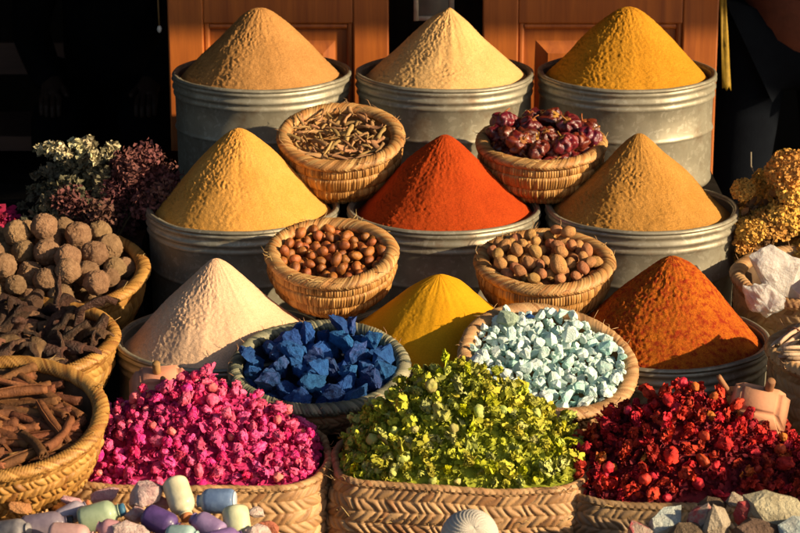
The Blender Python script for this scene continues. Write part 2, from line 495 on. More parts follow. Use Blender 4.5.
def plait_basket(p, R, h, tilt, label, mat, rimmat, inside, seed=1, roll=0, bands=6, taper=0.4, rimw=0.010, rimh=0.009, Ns=72, yaw=0, fill=0.03, amp=0.004, group=None, k=0.9, rimk=2.2, rimN=110):
    Mx = M_at(p, tilt, roll, yaw)
    root = empty('plaited_basket', label, 'basket', Mx, group)
    path = circle_path(R, Ns * 8)
    prof = [(0, -0.006, -0.004), (0.35, -R * taper * 0.14, -h * 0.4), (0.7, -R * taper * 0.45, -h * 0.8), (1, -R * taper, -h)]
    link('body', weave('basket body', path, prof, bands, Ns, 'herring', amp, mat, rows=8, seed=seed, k=k, wobble=0.004), root)
    path2 = circle_path(R, rimN * 6)
    link('rim', rim_roll('basket rim', path2, rimw, rimh, -rimw * 0.7, 0.0, rimN, rimk, 0.0032, rimmat, seed=seed, wobble=0.004, rings=22), root)
    fray(root, path, .004, MT['fibre'], seed, 34)
    link('lining', inner_mesh('basket lining', path, [(-rimw * 1.2, 0.0), (-rimw * 1.6 - 0.01, -fill), (-R * 0.5, -fill - 0.006)], inside), root)
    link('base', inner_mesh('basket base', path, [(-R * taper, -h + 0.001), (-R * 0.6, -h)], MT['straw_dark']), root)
    return root, Mx

def square_basket(cx, cy, zr, a, b, h, yaw, label, mat, seed=1, bands=11, Ns=92, fill=0.012, group=None, rc=0.07):
    Mx = M_at(Vector((cx, cy, zr)), 0, 0, yaw)
    root = empty('square_basket', label, 'basket', Mx, group)
    path = rrect_path(a, b, rc, Ns * 8)
    prof = [(0, 0, 0), (0.2, 0.010, -h * 0.2), (0.5, 0.016, -h * 0.5), (1, -0.008, -h)]
    link('body', weave('basket body', path, prof, bands, Ns, 'herring', 0.0056, mat, rows=9, seed=seed, k=1.25, wobble=0.007), root)
    path2 = rrect_path(a, b, rc, 120 * 6)
    link('rim', rim_roll('basket rim', path2, 0.0055, 0.006, -0.002, 0.003, 120, 1.4, 0.0025, mat, seed=seed, rings=12, wobble=0.007), root)
    fray(root, path, .004, MT['fibre'], seed, 46, off=.004)
    fray(root, path, -.05, MT['fibre'], seed + 7, 30, off=.018)
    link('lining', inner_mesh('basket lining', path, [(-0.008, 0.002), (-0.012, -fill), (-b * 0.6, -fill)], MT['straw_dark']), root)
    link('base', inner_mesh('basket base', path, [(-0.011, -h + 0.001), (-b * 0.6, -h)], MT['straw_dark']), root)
    return root, Mx

MT['straw_gold_in'] = organic('straw lining', (.42, .22, .07), (.25, .12, .04), scale=60, rnd=0, hue=0)

# ------------------------------------------------------------------ tins and powder
def tin_mesh(seed):
    R = 0.21
    prof = [(0.195, 0.002), (0.204, -0.003), (0.2095, -0.009), (0.2055, -0.013), (0.2035, -0.018), (0.2065, -0.023), (0.2085, -0.027), (0.206, -0.031), (0.2028, -0.034),
            (0.2045, -0.039), (0.2065, -0.043), (0.2045, -0.047), (0.2022, -0.051),
            (0.2022, -0.080), (0.202, -0.112), (0.2035, -0.117), (0.2053, -0.120), (0.2035, -0.123), (0.2015, -0.128),
            (0.201, -0.180), (0.2005, -0.232), (0.2025, -0.238), (0.2025, -0.244), (0.199, -0.249), (0.15, -0.249), (0.001, -0.248)]
    inner = [(0.197, -0.06), (0.1985, -0.02), (0.196, -0.004)]
    prof = inner + prof
    n = 144
    X = np.zeros((len(prof), n + 1, 3))
    for i, (r, z) in enumerate(prof):
        for k in range(n + 1):
            a = 2 * PI * k / n
            v = Vector((math.cos(a), math.sin(a), z * 6))
            rr = r + 0.0042 * noise.noise(v * 1.6 + Vector((seed * 5.3, 1, 2))) + 0.0016 * noise.noise(v * 5 + Vector((seed * 3.3, 7, 2)))
            zz = z + 0.002 * noise.noise(Vector((math.cos(a), math.sin(a), 0)) * 1.5 + Vector((seed, 0, 9)))
            X[i, k] = (rr * math.cos(a), rr * math.sin(a), zz)
    return grid_mesh('tin body', X, MT['zinc'])

def rim_mesh(seed):
    n, q = 144, 8
    X = np.zeros((q + 1, n + 1, 3))
    for k in range(n + 1):
        a = 2 * PI * k / n
        v = Vector((math.cos(a), math.sin(a), 0))
        rr = 0.2035 + 0.0042 * noise.noise(v * 1.6 + Vector((seed * 5.3, 1, 2))) + 0.0016 * noise.noise(v * 5 + Vector((seed * 3.3, 7, 2)))
        zz = 0.002 * noise.noise(v * 1.5 + Vector((seed, 0, 9)))
        for j in range(q + 1):
            p = -2 * PI * j / q
            X[j, k] = ((rr + 0.0052 * math.cos(p)) * math.cos(a), (rr + 0.0052 * math.cos(p)) * math.sin(a), zz + 0.0052 * math.sin(p))
    return grid_mesh('tin rim', X, MT['zinc'])

def cone_mesh(name, H, m, seed, round_=0.012, lump=1.0, rough=1.0, lx=0.0, ly=0.0, concave=0.0, R=0.199, zb=-0.022):
    nr, na = 120, 320
    X = np.zeros((nr + 1, na + 1, 3))
    sv = Vector((seed * 7.7, seed * 3.1, seed))
    for i in range(nr + 1):
        u = (i / nr)
        r0 = R * u ** 0.9
        for k in range(na + 1):
            a = 2 * PI * (k % na) / na
            x, y = r0 * math.cos(a), r0 * math.sin(a)
            d = math.sqrt(r0 * r0 + round_ * round_) - round_
            dm = math.sqrt(R * R + round_ * round_) - round_
            fr = d / dm
            z = H + (zb - H) * (fr - concave * fr * (1 - fr))
            sh = (1 - u)
            x += lx * sh; y += ly * sh
            p = Vector((x, y, z))
            # broad facets, downhill runnels and crumbs; the flank at the left front has slid more
            sec = 0.5 + 0.5 * math.cos(a - math.radians(225))
            sec = sec ** 5
            n1 = noise.noise(p * 14 + sv)
            n2 = noise.noise(Vector((a * 6.5, r0 * 9, seed)) + sv)
            n3 = noise.fractal(p * 185 + sv, 0.65, 2.1, 4)
            n4 = noise.noise(p * 170 + sv)
            patch = max(0, noise.noise(p * 20 + sv * 2) + 0.15)
            env = min(1, (1 - u) * 18) * min(1, 0.25 + u * 4)
            n0 = noise.noise(p * 6.5 + sv * 3)
            dz = env * (0.0100 * n0 + 0.0045 * n1 + 0.0018 * n2 + lump * (0.0009 + 0.0034 * sec) * n3 * (0.25 + 1.3 * patch)
                        + 0.0022 * lump * sec * max(0, n4) + 0.0006 * rough * n4)
            X[i, k] = (x, y, z + dz)
    return grid_mesh(name, X, m)

# ------------------------------------------------------------------ packing by dropping spheres
def drop(n, rfun, sample, floor, tries=14, rng=random, scale_r=1.0, bias=None):
    out = []
    for q in range(n):
        r = rfun()
        best = None
        for t in range(tries):
            x, y = sample()
            z = floor(x, y) + r * 0.85
            for (X, Y, Z, R_) in out:
                dd = (x - X) ** 2 + (y - Y) ** 2
                s = (r + R_) * scale_r
                if dd < s * s:
                    zz = Z + math.sqrt(s * s - dd)
                    if zz > z: z = zz
            sc = z - (bias(x, y) if bias else 0)
            if best is None or sc < best[0]: best = (sc, x, y, z)
        out.append((best[1], best[2], best[3], r))
    return out

def disc(R, rng=random):
    def f():
        while True:
            x, y = rng.uniform(-R, R), rng.uniform(-R, R)
            if x * x + y * y < R * R: return x, y
    return f

def rnd_rot(): return Euler((random.uniform(0, 6.28), random.uniform(0, 6.28), random.uniform(0, 6.28))).to_matrix().to_4x4()

# ------------------------------------------------------------------ small item meshes
def blob_mesh(name, m, seed, sx=1, sy=1, sz=1, amp=0.1, freq=2.0, u=20, v=14, amp2=0.0, freq2=6.0, point=0.0):
    X = np.zeros((v + 1, u + 1, 3))
    for i in range(v + 1):
        th = PI * i / v
        for k in range(u + 1):
            a = 2 * PI * (k % u) / u
            p = Vector((math.sin(th) * math.cos(a), math.sin(th) * math.sin(a), math.cos(th)))
            r = 1 + amp * noise.noise(p * freq + Vector((seed * 3.7, seed, 0))) + (amp2 * noise.noise(p * freq2 + Vector((seed, 5, seed))) if amp2 else 0)
            q = p * r
            if point: q.z += point * max(0, p.z) ** 4
            X[i, k] = (q.x * sx, q.y * sy, q.z * sz)
    return grid_mesh(name, X[:, ::-1], m)

def rock_mesh(name, m, seed, n=16, stretch=(1, .85, .75), sub=2, amp=0.06):
    rg = random.Random(seed)
    bm = bmesh.new()
    for i in range(n):
        v = Vector((rg.gauss(0, 1), rg.gauss(0, 1), rg.gauss(0, 1))).normalized() * rg.uniform(0.8, 1.05)
        bm.verts.new((v.x * stretch[0], v.y * stretch[1], v.z * stretch[2]))
    r = bmesh.ops.convex_hull(bm, input=bm.verts)
    bmesh.ops.triangulate(bm, faces=bm.faces)
    if sub:
        bmesh.ops.subdivide_edges(bm, edges=bm.edges, cuts=sub, use_grid_fill=True)
        for v in bm.verts:
            v.co += v.co.normalized() * amp * (noise.fractal(v.co * 2.3 + Vector((seed, 0, 0)), 0.8, 2.0, 3))
    bmesh.ops.recalc_face_normals(bm, faces=bm.faces)
    me = bpy.data.meshes.new(name)
    bm.to_mesh(me); bm.free()
    me.materials.append(m)
    return me

def petal(mb, d, r, s, rg, crumple=0.3, curl=0.3, n=4, asp=1.2):
    d = d.normalized()
    t = d.cross(Vector((rg.uniform(-1, 1), rg.uniform(-1, 1), rg.uniform(-1, 1)))).normalized()
    b = d.cross(t)
    vs = []
    for i in range(n):
        for j in range(n):
            u, v = 2 * i / (n - 1) - 1, 2 * j / (n - 1) - 1
            u, v = u * math.sqrt(1 - v * v / 2), v * math.sqrt(1 - u * u / 2)
            wd = 1 - 0.35 * (v * v if v < 0 else 0.3 * v * v)
            hgt = r * (0.92 - 0.35 * u * u - 0.22 * (v - 0.3) ** 2) + curl * s * max(0, v) ** 2
            p = d * hgt + t * (u * s * wd) + b * (v * s * asp)
            p += Vector((rg.gauss(0, 1), rg.gauss(0, 1), rg.gauss(0, 1))) * crumple * s * 0.4
            vs.append(p)
    fs = [(i*n+j, (i+1)*n+j, (i+1)*n+j+1, i*n+j+1) for i in range(n-1) for j in range(n-1)]
    mb.add(vs, fs)

def rand_dir(rg): return Vector((rg.gauss(0, 1), rg.gauss(0, 1), rg.gauss(0, 1))).normalized()

def flower_mesh(name, m, seed, petals=13, s=0.55, crumple=0.35, core=0.55, curl=0.5, n=4, ruf=2.6):
    rg = random.Random(seed)
    mb = MB()
    for k in range(petals):
        d = rand_dir(rg)
        petal(mb, d, rg.uniform(0.65, 1.0), s * rg.uniform(0.7, 1.25), rg, crumple, curl, n)
    u, v = 34, 22
    ax = Vector((rg.uniform(.8, 1.1), rg.uniform(.8, 1.1), rg.uniform(.75, 1.0)))
    vs = []
    for i in range(v + 1):
        for k in range(u):
            th, a = PI * i / v, 2 * PI * k / u
            p = Vector((math.sin(th)*math.cos(a), math.sin(th)*math.sin(a), math.cos(th)))
            wv = noise.noise_vector(p * 1.7 + Vector((seed * 3.1, 0, 1))) * .8
            q = p * ruf + wv + Vector((seed, seed * 2.3, 0))
            fold = (1 - min(1, abs(noise.noise(q)) * 2.6)) ** 1.5
            fine = 1 - abs(noise.noise(q * 2.3)) * 2
            r = core * (1.0 + .42 * fold + .20 * fine + .25 * noise.noise(p * 1.3 + Vector((seed, 9, 0))))
            vs.append(Vector((p.x * ax.x, p.y * ax.y, p.z * ax.z)) * r)
    mb.add(vs, [(i*u+k, i*u+(k+1) % u, (i+1)*u+(k+1) % u, (i+1)*u+k) for i in range(v) for k in range(u)])
    return mb.mesh(name, m)

def ragged_mesh(name, m, seed, n=40, s=.28, crumple=.4):
    """loose crumbly clump of small dried bits, uneven outline"""
    rg = random.Random(seed); mb = MB()
    ax = Vector((rg.uniform(.8, 1.25), rg.uniform(.6, 1.0), rg.uniform(.45, .85)))
    for k in range(n):
        d = rand_dir(rg)
        c = Vector((d.x * ax.x, d.y * ax.y, d.z * ax.z)) * rg.uniform(.15, .85) * (1 + .45 * noise.noise(d * 1.6 + Vector((seed, 0, 0))))
        sub = MB(); petal(sub, rand_dir(rg) + d * .6, s * .45, s * rg.uniform(.5, 1.35), rg, crumple, rg.uniform(-.3, .5), n=4, asp=rg.uniform(.8, 1.6))
        mb.add(sub.v, sub.f, Matrix.Translation(c))
    return mb.mesh(name, m)

def sheet_mesh(name, m, seed, amp=.42, asp=1.3, n=13, curl=.5):
    """one crumpled, curled dried petal or leaf"""
    vs = []
    for i in range(n):
        for j in range(n):
            u, v = 2 * i / (n - 1) - 1, 2 * j / (n - 1) - 1
            u, v = u * math.sqrt(1 - v * v / 2), v * math.sqrt(1 - u * u / 2)
            p = Vector((u * (1 - .25 * v), v * asp, curl * (u * u + .6 * v * v) - .3))
            q = p * 1.5 + Vector((seed * 3.3, seed, 0))
            p *= .8
            p += noise.noise_vector(q) * amp * .8 + noise.noise_vector(q * 2.6) * amp * .35
            vs.append(p)
    mb = MB(); mb.add(vs, [(i*n+j, (i+1)*n+j, (i+1)*n+j+1, i*n+j+1) for i in range(n-1) for j in range(n-1)])
    return mb.mesh(name, m)

def bud_mesh(name, m, seed):
    """closed bud: overlapping wrapped petals on an egg"""
    rg = random.Random(seed)
    u, v = 22, 14
    X = np.zeros((v + 1, u + 1, 3))
    for i in range(v + 1):
        th = PI * i / v
        for k in range(u + 1):
            a = 2 * PI * (k % u) / u
            f = ((a * 3 / (2 * PI)) + 0.35 * math.cos(th) + seed * 0.31) % 1.0
            r = 1 + 0.16 * f * math.sin(th) + 0.10 * noise.noise(Vector((math.cos(a)*2, math.sin(a)*2, th*2 + seed)))
            z = math.cos(th) * 1.12
            rr = math.sin(th) ** 0.85 * (0.82 + 0.12 * math.cos(th + 0.7)) * r
            X[i, k] = (rr * math.cos(a) * 0.9, rr * math.sin(a) * 0.9, z)
    X *= .82
    X += np.array([[noise.noise_vector(Vector(q) * 2.6 + Vector((seed, 1, 2))) for q in row] for row in X]) * .16
    return grid_mesh(name, X[:, ::-1], m)

def scroll_mesh(name, m, seed, L=1.0, r=0.09, turns=1.6, double=True):
    """cinnamon quill: bark rolled in from both edges, slightly bent"""
    rg = random.Random(seed)
    sec = []
    th = 0.10 * r * 2
    na = 26
    def spiral(sgn):
        out = []
        for i in range(na):
            f = i / (na - 1)
            a = f * 2 * PI * turns * (0.55 if double else 1)
            rr = r * (1 - 0.55 * f)
            cx = 0
            out.append((sgn * (r * 0.55) + sgn * rr * math.sin(a) * 0.9 - sgn * r * 0.5, rr * math.cos(a)))
        return out
    if double: line = list(reversed(spiral(-1))) + spiral(1)[1:]
    else: line = spiral(1)
    P = np.array(line)
    tan = np.gradient(P, axis=0); tan /= np.linalg.norm(tan, axis=1)[:, None] + 1e-9
    nn = np.stack([-tan[:, 1], tan[:, 0]], -1)
    ring = np.concatenate([P, (P - nn * th)[::-1], P[:1]])
    ns = 13
    X = np.zeros((ns, len(ring), 3))
    b1, b2 = rg.uniform(-.05, .05), rg.uniform(-.05, .05)
    for i in range(ns):
        t = i / (ns - 1)
        sc = 1 + 0.10 * math.sin(t * 5 + seed)
        bx, by = b1 * math.sin(PI * t), b2 * math.sin(PI * t)
        for k in range(len(ring)):
            nz = 0.08 * r * noise.noise(Vector((ring[k][0] * 14, ring[k][1] * 14, t * 7 + seed)))
            e = 0.03 * math.sin(k * 0.9 + seed) if i in (0, ns - 1) else 0
            X[i, k] = ((t - 0.5) * L + e * L * 0.4, ring[k][0] * sc + bx + nz, ring[k][1] * sc + by + nz)
    # end caps as thin strips
    me = grid_mesh(name, X, m, smooth=True)
    bm = bmesh.new(); bm.from_mesh(me)
    bm.verts.ensure_lookup_table()
    q = len(ring); h = len(P)
    for base in (0, (ns - 1) * q):
        for i in range(h - 1):
            try: bm.faces.new([bm.verts[base + i], bm.verts[base + i + 1], bm.verts[base + 2*h - 2 - i], bm.verts[base + 2*h - 1 - i]])
            except ValueError: pass
    bmesh.ops.recalc_face_normals(bm, faces=bm.faces)
    bm.to_mesh(me); bm.free()
    return me

def twig_mesh(name, m, seed, L=1.0, r=0.1, bend=0.3, n=9, knob=0.3, flat=1.0, sides=9):
    rg = random.Random(seed)
    pts, rad = [], []
    a1, a2, p1 = rg.uniform(-bend, bend), rg.uniform(-bend, bend), rg.uniform(0, 3)
    for i in range(n):
        t = i / (n - 1)
        pts.append((L * (t - 0.5), a1 * math.sin(PI * t + p1 * 0.3) + rg.uniform(-1, 1) * bend * 0.10, a2 * math.sin(PI * t * 1.4) + rg.uniform(-1, 1) * bend * 0.10))
        rad.append(r * (1 + knob * rg.uniform(-1, 1)) * (0.75 if i in (0, n - 1) else 1))
    mb = MB(); mb.tube(pts, rad, sides, flat=flat)
    me = mb.mesh(name, m)
    for v in me.vertices:
        nz = noise.noise_vector(v.co * (2.2 / r * 0.35) + Vector((seed, 0, 0)))
        v.co += Vector(nz) * r * 0.22
    return me

def chip_mesh(name, m, seed, L=1.0, wd=0.25, curl=1.2, th=0.05):
    """curled strip of bark: an arc cross-section swept along a bend"""
    rg = random.Random(seed)
    ns, nc = 12, 7
    rows = []
    b = rg.uniform(-0.9, 0.9); tw = rg.uniform(-0.9, 0.9)
    for i in range(ns):
        t = i / (ns - 1) - 0.5
        cx, cz = (math.sin(b * t * 2) / (b * 2) if abs(b) > .05 else t) * L, (1 - math.cos(b * t * 2)) / (b * 2 + 1e-6) * L
        ring = []
        wv = wd * (1 - 1.2 * abs(t) ** 3) * (1 + 0.25 * math.sin(9 * t + seed))
        for s in (1, -1):
            for k in (range(nc) if s > 0 else reversed(range(nc))):
                a = (k / (nc - 1) - 0.5) * curl * 2
                rr = wv / max(curl, .3) + (th if s > 0 else 0)
                y, z = rr * math.sin(a), rr * math.cos(a) - wv / max(curl, .3)
                yy, zz = y * math.cos(tw * t) - z * math.sin(tw * t), y * math.sin(tw * t) + z * math.cos(tw * t)
                nz = 0.35 * th * noise.noise(Vector((t * 9, k * .8, seed + s)))
                ring.append((cx, yy + nz, cz + zz + nz))
        ring.append(ring[0])
        rows.append(ring)
    me = grid_mesh(name, np.array(rows), m)
    bm = bmesh.new(); bm.from_mesh(me); bm.verts.ensure_lookup_table()
    q = 2 * nc + 1
    for base in (0, (ns - 1) * q):
        for i in range(nc - 1):
            try: bm.faces.new([bm.verts[base+i], bm.verts[base+i+1], bm.verts[base+2*nc-2-i], bm.verts[base+2*nc-1-i]])
            except ValueError: pass
    bmesh.ops.remove_doubles(bm, verts=bm.verts, dist=1e-6)
    bmesh.ops.recalc_face_normals(bm, faces=bm.faces)
    bm.to_mesh(me); bm.free()
    return me

# ================================================================== SETTING
cob = organic('cobble ground', (.16, .13, .10), (.09, .075, .06), scale=3, bump=.6, bscale=9, bdist=.02, rnd=0, hue=0)
mb = MB(); mb.add([(-150, -150, 0), (150, -150, 0), (150, 150, 0), (-150, 150, 0)], [(0, 1, 2, 3)])
tag(mb.build('ground', cob), kind='structure')

# shop room behind the stall
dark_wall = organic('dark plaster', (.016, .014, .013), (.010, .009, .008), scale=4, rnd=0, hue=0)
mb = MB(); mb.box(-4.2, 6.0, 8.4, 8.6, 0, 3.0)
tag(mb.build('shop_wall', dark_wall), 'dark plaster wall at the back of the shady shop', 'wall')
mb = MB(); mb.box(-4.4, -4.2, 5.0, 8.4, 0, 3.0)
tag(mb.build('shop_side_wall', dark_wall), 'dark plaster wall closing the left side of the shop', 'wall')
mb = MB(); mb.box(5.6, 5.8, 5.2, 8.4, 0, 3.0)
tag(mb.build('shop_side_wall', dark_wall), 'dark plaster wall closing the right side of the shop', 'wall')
# awning over the stall
aw = empty('awning', 'dark cloth awning stretched over the stall above the spices', 'awning', Matrix.Identity(4))
cloth = organic('dark awning cloth', (.05, .035, .03), (.035, .025, .02), scale=6, rnd=0, hue=0)
nx, ny = 60, 16
X = np.zeros((ny, nx, 3))
for j in range(ny):
    for i in range(nx):
        x = -4.2 + 10.2 * i / (nx - 1); t = j / (ny - 1)
        X[j, i] = (x, 4.32 + 4.08 * t, 2.44 + 0.45 * t - 0.10 * math.sin(PI * t) + 0.012 * math.sin(x * 5) * (1 - t))
aw_c = link('cloth', grid_mesh('awning cloth', X, cloth), aw)
so = aw_c.modifiers.new('thickness', 'SOLIDIFY'); so.thickness = 0.006
mb = MB(); mb.tube([(-4.2, 4.32, 2.425), (6.0, 4.32, 2.425)], 0.02, 10); mb.build('front_bar', MT['darkwood'], aw)
for x in (-4.1, 5.9):
    mb = MB(); mb.tube([(x, 4.32, 0), (x, 4.32, 2.42)], 0.025, 10); mb.build('post', MT['darkwood'], aw)

# stepped stand
st = empty('display_stand', 'dark stepped stand hidden beneath the metal tins and baskets', 'stand', Matrix.Identity(4))
black = organic('dark stand cloth', (.012, .010, .009), (.007, .006, .005), scale=20, rnd=0, hue=0, rough=1.0, spec=0.0)
ZB, ZM, ZF = 0.676, 0.486, 0.355
mb = MB(); mb.box(-1.25, 0.74, 5.215, 5.74, 0.02, ZB - .001); mb.build('upper_step', black, st)
mb = MB(); mb.box(-1.3, 1.3, 4.725, 5.212, 0.02, ZM - .001); mb.build('middle_step', black, st)
mb = MB(); mb.box(-1.3, 1.4, 3.30, 4.722, 0.02, ZF - .001); mb.build('lower_step', black, st)

# ------------------------------------------------------------------ wooden cabinet with two doors
YD = 5.86
cab = empty('wooden_cabinet', 'orange brown wooden cabinet with panelled doors behind the top tins', 'cabinet', Matrix.Identity(4))
mb = MB()
mb.box(-.575, -.56, YD + .035, YD + .5, 0.02, 2.1); mb.box(.775, .79, YD + .035, YD + .5, 0.02, 2.1)
mb.box(-.56, .775, YD + .485, YD + .5, 0.02, 2.1); mb.box(-.56, .775, YD + .035, YD + .485, 2.085, 2.1)
mb.build('carcass', MT['darkwood'], cab)

def frustum(mb, x0, x1, z0, z1, y, ins, dy):
    """raised field with chamfered edges; dy negative comes forward"""
    vs = [(x0, y, z0), (x1, y, z0), (x1, y, z1), (x0, y, z1), (x0+ins, y+dy, z0+ins), (x1-ins, y+dy, z0+ins), (x1-ins, y+dy, z1-ins), (x0+ins, y+dy, z1-ins)]
    mb.add(vs, [(0,1,5,4), (1,2,6,5), (2,3,7,6), (3,0,4,7), (4,5,6,7)])

def door(x0, x1, label):
    stw = 0.088
    d = MB()
    for (a, b) in ((x0, x0 + stw), (x1 - stw, x1)): d.box(a, b, YD, YD + .034, .1, 2.05)
    for (a, b) in ((.1, .22), (.968, 1.16), (1.93, 2.05)): d.box(x0 + stw, x1 - stw, YD + .002, YD + .033, a, b)
    o = d.build('door', MT['door'], cab, smooth=False)
    bv = o.modifiers.new('soft edges', 'BEVEL'); bv.width = 0.004; bv.segments = 2; bv.limit_method = 'ANGLE'
    tag(o, label)
    for (z0, z1) in ((.22, .968), (1.16, 1.93)):
        m_ = MB()
        a, b = x0 + stw, x1 - stw
        m_.box(a, b, YD + .020, YD + .028, z0, z1)
        # ogee moulding round the opening
        for (p, q, r, s_) in ((a, a + .014, z0, z1), (b - .014, b, z0, z1)): m_.tube([(p + .007, YD + .014, r), (p + .007, YD + .014, s_)], .0085, 10)
        for zz in (z0 + .007, z1 - .007): m_.tube([(a + .0155, YD + .014, zz), (b - .0155, YD + .014, zz)], .008, 10)
        frustum(m_, a + .045, b - .045, z0 + .045, z1 - .045, YD + .0195, .03, -.014)
        m_.build('panel', MT['door'], o, smooth=False)
door(-.575, -.028, 'left door, its lower half lit by the sun')
door(.205, .788, 'right door, lit along its left stile')

# board hanging in the gap
bp_ = at(434, -4, 5.99)
hb = empty('hanging_board', 'grey board with pale worn edges, coloured as if sunlit, hanging in the gap between doors', 'board', Matrix.Translation(bp_))
bgrey = organic('grey slate in sunlit tone', (.30, .28, .24), (.20, .19, .16), scale=18, rnd=0, hue=0)
bpale = organic('worn pale wood in sunlit tone', (.72, .62, .48), (.40, .31, .22), scale=30, rnd=0, hue=0)  # panel and frame colours raised to stand in for sunlight on the board
mb = MB(); mb.box(-.038, .038, -.004, .004, -.05, .25); mb.build('panel', bgrey, hb)
mb = MB(); mb.box(-.0505, -.0385, -.007, .007, -.062, .26); mb.box(.0385, .0505, -.007, .007, -.062, .26); mb.box(-.0383, .0383, -.0065, .0065, -.0615, -.0505)
mb.box(-.0383, .0383, -.0065, .0065, .2505, .2595)
mb.build('frame', bpale, hb)
mb = MB(); mb.tube([(0, 0, .2595), (0, 0, .62)], .002, 6); mb.build('cord', bpale, hb)

# yellow strap hanging beside the right door
sp_ = at(718, -70, 5.92); e_ = at(726, 88, 5.86)
ys = MB()
X = np.zeros((24, 5, 3))
for i in range(24):
    t = i / 23
    p = sp_.lerp(e_, t); p.y -= .01 * math.sin(t * 5)
    for k in range(5):
        X[i, k] = (p.x + (k / 4 - .5) * (.012 + .009 * t), p.y + .003 * math.sin(k * 2 + t * 7) - .02, p.z + (.006 * math.sin(k * 2.7) if i == 23 else 0))
yel = organic('yellow webbing', (.30, .18, .012), (.20, .12, .008), scale=90, rnd=0, hue=0)
yo = link('strap', grid_mesh('strap', X, yel)); tag(yo, 'narrow yellow strap hanging down beside the right cabinet door', 'strap')
so = yo.modifiers.new('thickness', 'SOLIDIFY'); so.thickness = .002

# small pull cord at the left
kc = at(158, 10, 5.95)
pc = empty('pull_cord', 'short cord with a small white bead hanging beside left door', 'cord', Matrix.Translation(kc))
mb = MB(); mb.tube([(0, 0, .30), (0, 0, .1), (0.001, 0, 0), (.002, 0, -.04)], .0022, 6); mb.build('cord', organic('brass cord', (.25, .12, .05), (.2, .1, .04)), pc)
link('bead', blob_mesh('bead', organic('white bead', (.7, .68, .62), (.6, .58, .5), rnd=0), 3, .006, .006, .009), pc, Matrix.Translation((.002, 0, -.048)))

# ------------------------------------------------------------------ tins with their powder cones
P_ = {
 'tan':    powder('tan powder', (.47, .235, .078), (.37, .175, .052), .8),
 'cream':  powder('cream powder', (.69, .42, .175), (.60, .345, .125), .7),
 'mustard':powder('mustard powder', (.55, .25, .022), (.45, .19, .012), .9),
 'ochre':  powder('yellow ochre powder', (.63, .315, .075), (.54, .25, .045), .7),
 'red':    powder('red powder', (.40, .052, .007), (.31, .035, .005), .8),
 'brown':  powder('golden brown powder', (.47, .23, .055), (.37, .17, .032), .9),
 'pink':   powder('pinkish beige powder', (.72, .47, .30), (.65, .40, .24), .6),
 'yellow': powder('deep yellow powder', (.62, .295, .010), (.55, .245, .007), .4),
 'orange': powder('orange red mixed powder', (.46, .125, .010), (.36, .07, .008), 1.1, fleck=(.26, .026, .007)),
}
tins = [  # x, y, z rim, powder, H, round, lump, concave, label cone, label tin
 (-.322, 5.49, .925, 'tan', .150, .034, 1.0, 0.0, 'tall cone of tan brown powder, leftmost in the top row', 'grey metal tin holding the tan brown powder, left end of top row'),
 (.105, 5.49, .925, 'cream', .152, .004, .9, .05, 'pointed cone of pale cream powder in the middle of top row', 'grey metal tin holding the cream powder in middle of top row'),
 (.5285, 5.49, .925, 'mustard', .153, .040, 1.1, 0.0, 'blunt cone of mustard yellow powder at right of top row', 'grey metal tin holding the mustard powder, right end of top row'),
 (-.338, 4.99, .735, 'ochre', .176, .032, 1.0, .05, 'tall golden yellow powder cone, left of the bright red cone', 'grey metal tin holding the golden yellow powder left of red'),
 (.0937, 4.99, .735, 'red', .160, .018, .8, 0.0, 'brick red powder cone at the very centre of the display', 'grey metal tin holding the brick red powder at the centre'),
 (.5213, 4.99, .735, 'brown', .165, .014, 1.1, 0.0, 'golden brown powder cone, right of the brick red cone', 'grey metal tin holding the golden brown powder right of red'),
 (-.3516, 4.50, .604, 'pink', .160, .016, .8, 0.0, 'pinkish beige powder cone behind the heap of pink roses', 'grey metal tin holding the pinkish beige powder, lowest row'),
 (.073, 4.50, .604, 'yellow', .132, .022, .2, .12, 'deep yellow smooth powder cone between blue and mint baskets', 'grey metal tin under the deep yellow powder, mostly hidden'),
 (.5214, 4.50, .604, 'orange', .165, .036, 1.2, 0.0, 'orange red speckled powder cone at right of lowest row', 'grey metal tin holding the orange red powder, lowest row'),
]
for i, (x, y, z, pk, H, rd, lp, cc, lc, lt) in enumerate(tins):
    r = empty('metal_tin', lt, 'tin', M_at(Vector((x, y, z)), 0, 0, i * 47), 'metal tins of powder')
    link('body', tin_mesh(i), r); link('rim', rim_mesh(i), r)
    o = link('powder_cone', cone_mesh('powder cone', H, P_[pk], i + 1, rd, lp, {'orange': 2.4, 'mustard': 2.0, 'brown': 1.6, 'tan': 1.6, 'red': 1.5, 'yellow': .5}.get(pk, 1.0), concave=cc, lx=random.uniform(-.012, .012), ly=random.uniform(-.01, .01)), None, Matrix.Translation((x, y, z)))
    tag(o, lc, 'powder', 'cones of spice powder')

# ================================================================== COILED BASKETS
bk_m = organic('dry brown bark', (.50, .29, .125), (.28, .14, .055), scale=60, rnd=.3, bump=.5, bscale=200)
ch_m = organic('dried dark red pepper', (.085, .005, .012), (.17, .018, .012), scale=2.2, rnd=.4, rough=.27, coat=.4, bump=.25, bscale=9, bdist=.05, spec=.5)
cal_m = organic('dried calyx', (.35, .14, .03), (.25, .09, .02), rnd=.2)
hz_m, nt_, b_ = new_mat('hazelnut shell'); bpy.data.materials.remove(hz_m)
hz_m = organic('hazelnut shell', (.40, .135, .032), (.26, .075, .018), scale=1.6, rnd=.3, rough=.42, coat=.06, bump=.25, bscale=7, bdist=.05, spec=.4, hue=.012)
nm_m = organic('nutmeg shell', (.52, .25, .095), (.33, .145, .05), scale=2.2, rnd=.2, rough=.5, bump=.45, bscale=6, bdist=.08, contrast=(.3, .7))

def coords(px, py, d): return at(px, py, d)

